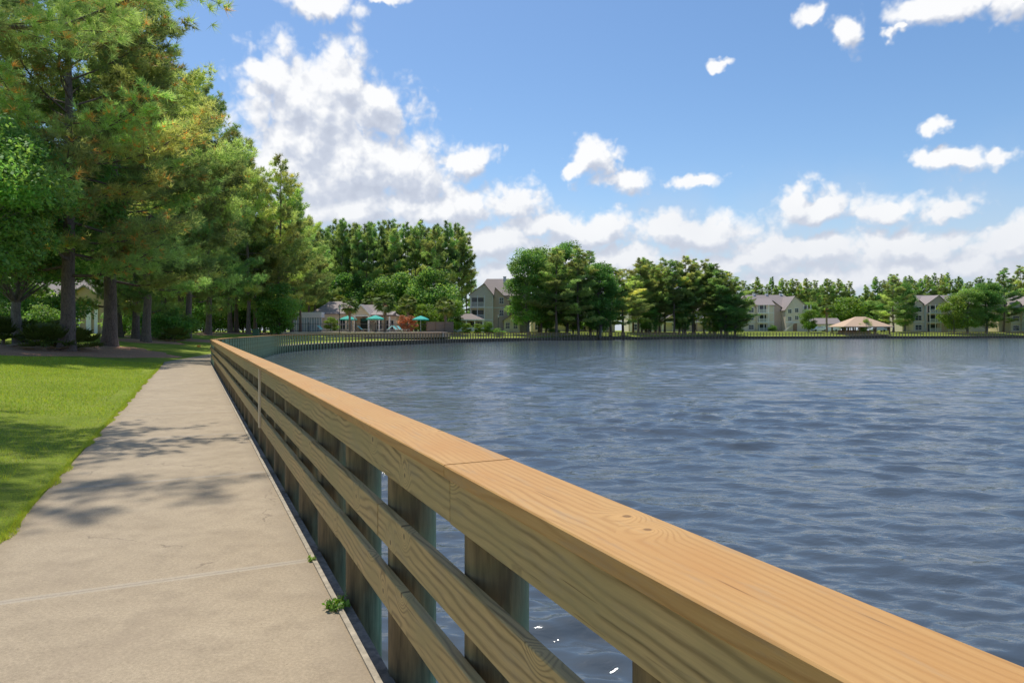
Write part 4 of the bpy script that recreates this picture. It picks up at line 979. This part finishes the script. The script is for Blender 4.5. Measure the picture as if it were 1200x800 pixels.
def clubhouse():
    Z = 122; r = empty('clubhouse', spot(346, Z), 0, 'single-storey clubhouse with grey roof, gabled porch and glazed left wing behind the pool', 'building')
    k = Z/F; w, rf, tr = MB(), MB(), MB(); X = lambda px: (px-346)*k
    gable(w, rf, X(364), X(414), 1, 11, 0, 3.5, 5.75, 'x', hipl=1.8, hipr=3.4)
    gable(w, rf, X(410), X(461), 2, 9, 0, 3.2, 5.1, 'x', hipl=1.0, hipr=3.6, wm=0)
    apt_common(r, w, rf, tr, ['beige'])
    # gabled porch
    g = MB(); g.hull8([(X(416),-1.6,3.2),(X(435.5),-1.6,3.2),(X(435.5),-1.6,3.35),(X(425.7),-1.6,4.9),(X(416),-1.6,3.35)], [(X(416),-1.2,3.2),(X(435.5),-1.2,3.2),(X(435.5),-1.2,3.35),(X(425.7),-1.2,4.9),(X(416),-1.2,3.35)])
    gp = g.build('porch_gable', M['beige'], r)
    q = MB(); xm = X(425.7)
    for (xa, xb) in ((X(415), xm), (X(436.5), xm)):
        q.hull8([(xa,-2.0,3.2),(xb,-2.0,4.95),(xb,3.5,4.95),(xa,3.5,3.2)], [(xa,-2.0,3.36),(xb,-2.0,5.11),(xb,3.5,5.11),(xa,3.5,3.36)])
    q.build('porch_roof', M['shingle'], gp)
    q = MB()
    for (xa, xb) in ((X(414.6), xm), (X(436.9), xm)): q.hull8([(xa,-2.05,3.02),(xb,-2.05,4.85),(xb,-2.003,4.85),(xa,-2.003,3.02)], [(xa,-2.05,3.3),(xb,-2.05,5.13),(xb,-2.003,5.13),(xa,-2.003,3.3)])
    q.box(X(415.2), X(436.3), -1.65, -1.15, 2.95, 3.195); q.build('fascia', M['white'], gp)
    for px in (417.5, 433.8, 446, 458):
        q = MB(); q.tube([(X(px), -1.4, 0), (X(px), -1.4, 2.95)], .16, 12); q.box(X(px)-.22, X(px)+.22, -1.62, -1.18, 0, .18); q.build('column', M['white'], r)
    d = MB(); d.box(X(421), X(430), .99, 1.99, .1, 2.6); d.build('entrance', M['glass'], r)
    d = MB(); d.hull8([(X(436),-1.8,3.1),(X(462),-1.8,3.1),(X(462),2,3.3),(X(436),2,3.3)], [(X(436),-1.8,3.25),(X(462),-1.8,3.25),(X(462),2,3.95),(X(436),2,3.95)]); d.build('veranda_roof', M['shingle'], r)
    for px in (384, 392, 400, 408): window(r, X(px), .7, .85, 1.7, 1.0)
    for px in (442, 450, 456): window(r, X(px), .7, .85, 1.6, 2.0)
    # glazed wing
    gw = MB(); gw.box(X(343), X(379), -1.2, .98, 2.75, 3.7); gw = gw.build('glazed_wing', M['white'], r)
    pn = MB(); pn.box(X(344), X(378.5), -1.0, -.95, .25, 2.74); pn.build('glazing', simple('pale_glazing', (.42, .52, .55), .15, .15, 2), gw)
    for i in range(13):
        px = 344+i*2.9; q = MB(); q.box(X(px)-.05, X(px)+.05, -1.1, -1.003, .2, 2.745); q.build('mullion', M['white'], gw)
clubhouse()
# pool deck, black fence, umbrellas, loungers
def deck():
    mb = MB(); pts = []; 
    for (px, Z) in ((330, 98), (360, 100), (400, 101), (440, 104), (470, 108), (520, 113), (528, 128), (330, 134)):
        x, y = W(px, Z); pts.append((x, y, ground(x, y)))
    zm = max(p[2] for p in pts)
    mb.hull8([(p[0], p[1], .4) for p in pts], [(p[0], p[1], 1.235) for p in pts]); tag(mb.build('pool_deck', M['deckc']), 'peach coloured paving around the pool', None, None, 'structure')
deck()
def metal_fence():
    pts = [W(335, 101), W(362, 102.5), W(400, 103.5), W(440, 106), W(470, 109.5), W(500, 113)]
    r = empty('pool_fence', (*pts[0], 1.2), 0, 'black metal picket fence in front of the pool', 'fence'); rails = MB(); pk = MB()
    for a, b in zip(pts[:-1], pts[1:]):
        a = Vector((a[0]-pts[0][0], a[1]-pts[0][1], .03)); b = Vector((b[0]-pts[0][0], b[1]-pts[0][1], .03)); L = (b-a).length; n = int(L/.14)
        for z in (.15, 1.25): rails.tube([a+Vector((0,0,z)), b+Vector((0,0,z))], .022, 4)
        for i in range(n): p = a+(b-a)*i/n; pk.tube([p, p+Vector((0, 0, 1.35))], .011, 3, cap=False)
        m = MB(); m.tube([a, a+Vector((0, 0, 1.5))], .045, 6); m.build('post', M['black'], r)
    rails.build('rail', M['black'], r); o = pk.build('picket', M['black'], r); tag(o, None, None, None, 'stuff')
metal_fence()
def umbrella():
    r = empty('pool_umbrella'); p = MB(); p.tube([(0,0,0),(0,0,2.75)], .03, 8); p.build('pole', M['white'], r); b = MB(); b.tube([(0,0,0),(0,0,.12)], [.3, .25], 14); b.build('base', M['black'], r)
    c = MB(); n = 8; vs = [(0, 0, 2.8)]; fs = []
    for j, (rr, z) in enumerate(((.8, 2.52), (1.5, 2.2), (1.5, 2.02))):
        for k in range(n*2):
            a = math.pi*k/n; q = rr*(1 if k % 2 == 0 else .955); vs.append((q*math.cos(a), q*math.sin(a), z-(0 if k % 2 == 0 else .02)))
    m = n*2
    fs += [(0, 1+k, 1+(k+1) % m) for k in range(m)]+[(1+j*m+k, 1+(j+1)*m+k, 1+(j+1)*m+(k+1) % m, 1+j*m+(k+1) % m) for j in range(2) for k in range(m)]
    c.add(vs, fs); c.build('canopy', M['teal'], r); return r
um = umbrella(); first = True
for (px, Z, lb, g) in [(408, 116, 'teal umbrella left of the clubhouse porch, behind the dark-trunked palm', 0), (440, 112, 'teal umbrella in front of the clubhouse porch', 0), (493, 116, 'teal umbrella standing farthest right, nearest the apartments', 0)]:
    x, y = W(px, Z); r = um if first else copy_tree(um); first = False; r.location = (x, y, 1.24); r.rotation_euler = (0, 0, px); r.scale = (1, 1, .98); tag(r, lb, 'umbrella', 'teal umbrellas by the pool')
def lounger():
    r = empty('lounge_chair'); f = MB()
    for (x, y) in ((-.3, 0), (.3, 0), (-.3, 1.1), (.3, 1.1)): f.tube([(x, y, 0), (x, y, .34)], .02, 6)
    for x in (-.3, .3): f.tube([(x, -.1, .34), (x, 1.25, .34), (x, 1.85, .85)], .022, 6)
    f.build('frame', M['white'], r); s = MB(); s.box(-.28, .28, -.08, 1.25, .33, .36); s.build('seat', M['tealsling'], r)
    b = MB(); b.hull8([(-.28,1.26,.34),(.28,1.26,.34),(.28,1.84,.84),(-.28,1.84,.84)], [(-.28,1.24,.37),(.28,1.24,.37),(.28,1.82,.87),(-.28,1.82,.87)]); b.build('backrest', M['tealsling'], r); return r
lo = lounger(); first = True
for (px, Z, rz, lb) in [(473, 113, 1.1, 'left teal lounge chair of the pair near the red-leaved tree'), (478, 113.6, 1.1, 'right teal lounge chair of the pair near the red-leaved tree'), (387, 106, 1.3, 'teal lounge chair left of the lamp post'), (434, 109, 1.4, 'teal lounge chair under the porch umbrella, on its left'), (444, 109.5, -1.2, 'teal lounge chair under the porch umbrella, on its right')]:
    x, y = W(px, Z); r = lo if first else copy_tree(lo); first = False; r.location = (x, y, 1.24); r.rotation_euler = (0, 0, rz); r.scale = (1.15, 1.15, 1.15); tag(r, lb, 'lounge chair', 'teal lounge chairs by the pool')
def lamp_post():
    r = empty('lamp_post'); p = MB(); p.tube([(0,0,0),(0,0,.4),(0,0,.5),(0,0,4.0)], [.1,.09,.06,.045], 8); p.build('pole', M['black'], r)
    g = MB(); g.tube([(0,0,4.05),(0,0,4.5)], [.12,.19], 8); g.build('lantern', M['lampglass'], r); c = MB(); c.tube([(0,0,4.505),(0,0,4.62),(0,0,4.8)], [.25,.16,.03], 8); c.tube([(0,0,3.99),(0,0,4.045)], [.09,.14], 8); c.build('lantern_cap', M['black'], r); return r
lp = lamp_post(); first = True
for (px, Z, s, lb) in [(398, 99, 1.0, 'black lamp post in front of the clubhouse roof'), (416, 104, .66, 'short black post light left of the porch columns'), (584, 146, .9, 'lamp post in front of the apartment wall by the clipped bush')]:
    x, y = W(px, Z); r = lp if first else copy_tree(lp); first = False; r.location = (x, y, ground(x, y)); r.scale = (1, 1, s); tag(r, lb, 'lamp post', 'black lamp posts')
# garden screen behind the pool
r = empty('privacy_fence', (*W(500, 121), 1.1), 0, 'brown board fence behind the right end of the pool', 'fence')
for i in range(3):
    m = MB(); m.box(i*1.6, i*1.6+1.56, 0, .05, 0, 1.9)
    m.build('panel', M['plank'], r); m = MB(); m.box(i*1.6-.06, i*1.6+.06, -.08, -.003, 0, 2.0); m.build('post', M['sheet'], r)

def pavilion():
    Z = 186; k = Z/F; r = empty('pavilion', spot(1008, Z), 0, 'open lakeside pavilion with a wide tan hipped roof', 'pavilion'); w = 28.5*k
    a = [(-w,-4.5,2.35),(w,-4.5,2.35),(w,4.5,2.35),(-w,4.5,2.35)]; t = [(-1.2,-.15,5.0),(1.2,-.15,5.0),(1.2,.15,5.0),(-1.2,.15,5.0)]
    m = MB(); m.hull8(a, t); m.build('roof', M['tan'], r); m = MB(); m.box(-w-.05, w+.05, -4.55, 4.55, 2.15, 2.345); m.build('fascia', M['deckc'], r)
    for x in (-w+.8, -w*.33, w*.33, w-.8):
        for y in (-3.9, 3.9): m = MB(); m.box(x-.15, x+.15, y-.15, y+.15, 0, 2.15); m.build('post', M['sheet'], r)
    m = MB(); m.box(-w+.3, w-.3, -4.3, 4.3, .0, .16); m.build('floor_slab', M['deckc'], r)
    m = MB(); m.box(-4.5, 4.5, 3.0, 3.4, .162, 1.3); m.build('back_wall', M['brick'], r)
pavilion()
# carport strip roof and cars beyond
r = empty('garage', spot(948, 214), 0, 'low garage with grey roof behind the single palm', 'building'); w, rf = MB(), MB(); gable(w, rf, 0, 10, 0, 6, 0, 2.5, 4.2, 'x'); w.build('wall', M['beige'], r); rf.build('roof', M['shingle'], r)
for x in (1.7, 5, 8.3): m = MB(); m.box(x-1.2, x+1.2, -.05, -.003, .05, 2.1); m.build('garage_door', M['white'], r)
def car(px, Z, paint, label, rz=0):
    x, y = W(px, Z); r = empty('parked_car', (x, y, ground(x, y)), rz, label, 'car')
    prof = [(-2.2,.35),(-2.25,.75),(-1.9,.92),(-1.35,1.0),(-.75,1.42),(.75,1.45),(1.45,1.02),(2.15,.88),(2.25,.6),(2.2,.35)]
    m = MB(); n = len(prof); ya = [(-.82 if z < 1.1 else -.66) for (_, z) in prof]
    m.add([(a, y_, b) for (a, b), y_ in zip(prof, ya)]+[(a, -y_, b) for (a, b), y_ in zip(prof, ya)], [tuple(range(n)), tuple(range(2*n-1, n-1, -1))]+[(i, n+i, n+(i+1) % n, (i+1) % n) for i in range(n)]); m.build('body', M[paint], r)
    m = MB()
    for s in (-1, 1): m.add([(-1.2, s*.80, 1.04), (-.72, s*.685, 1.37), (.7, s*.685, 1.39), (1.3, s*.80, 1.05)], [(0,1,2,3)])
    m.build('side_windows', M['glass'], r)
    for wx in (-1.4, 1.4):
        for s in (-1, 1): m = MB(); m.tube([(wx, s*.86, .32), (wx, s*.66, .32)], .32, 16); m.build('wheel', M['rubber'], r)
car(960, 206, 'carwhite', 'white car parked left of the single palm'); car(973, 207, 'carwhite', 'white car parked right of the single palm'); car(1029, 200, 'carsilver', 'silver car parked at the right end of the pavilion')

# house behind the left pines
def left_house():
    r = empty('beige_house', spot(118, 76), 0, 'beige house with white corner trim glimpsed behind the left pines', 'house'); w, rf, tr = MB(), MB(), MB()
    gable(w, rf, -16, .0, 1.0, 10, 0, 3.9, 6.4, 'x'); gable(w, rf, -4.2, 1.0, -.2, 5, 0, 3.7, 5.4, 'y')
    tr.box(-1.45, -.9, -.3, -.202, 0, 3.6); tr.box(-.55, -.15, -.3, -.202, 0, 3.6); tr.box(.85, 1.06, -.28, -.202, 0, 3.6); tr.box(-16.3, .3, .64, .68, 3.5, 3.75)
    apt_common(r, w, rf, tr, ['housewall'])
    for x in (-14, -11, -8, -5.5): window(r, x, 1, 1.1, 1.5, 1.0)
    window(r, -2.8, 1, 1.1, 1.5, -.2)
left_house()
# small things on the lawn
x, y = W(300, 84); r = empty('utility_box', (x, y, ground(x, y)-.02), .2, 'small green metal utility box under the pines at the railing bend', 'utility box')
m = MB(); m.box(-.35, .35, -.3, .3, .06, .95); m.box(-.38, .38, -.33, .33, .952, 1.0); m.build('cabinet', M['boxgreen'], r); m = MB(); m.box(-.42, .42, -.37, .37, 0, .058); m.build('plinth', M['strip'], r); m = MB(); m.box(-.3, .3, -.32, -.302, .12, .9); m.box(.2, .25, -.345, -.322, .45, .6); m.build('door', M['boxgreen'], r)
x, y = W(233, 52); r = empty('lawn_marker', (x, y, ground(x, y)), .3, 'small orange marker on the lawn where the walk bends away', 'marker')
m = MB(); m.tube([(0,0,0),(0,0,.16),(0,0,.2)], [.13,.13,.02], 12); m.build('cap', M['orange'], r); m = MB(); m.tube([(0,0,-.1),(0,0,.0)], .16, 12); m.build('collar', M['orange'], r)
x, y = W(8, 33.5); r = MB(); r.tube([(0,0,.1),(.9,.1,.22),(1.7,.0,.42)], [.07,.06,.03], 8); r.tube([(.9,.1,.22),(1.3,.4,.5)], [.035,.012], 6)
o = r.build('fallen_branch', M['palmbark']); o.location = (x, y, ground(x, y)); tag(o, 'tan fallen branch lying on the straw bed at the far left', 'branch')
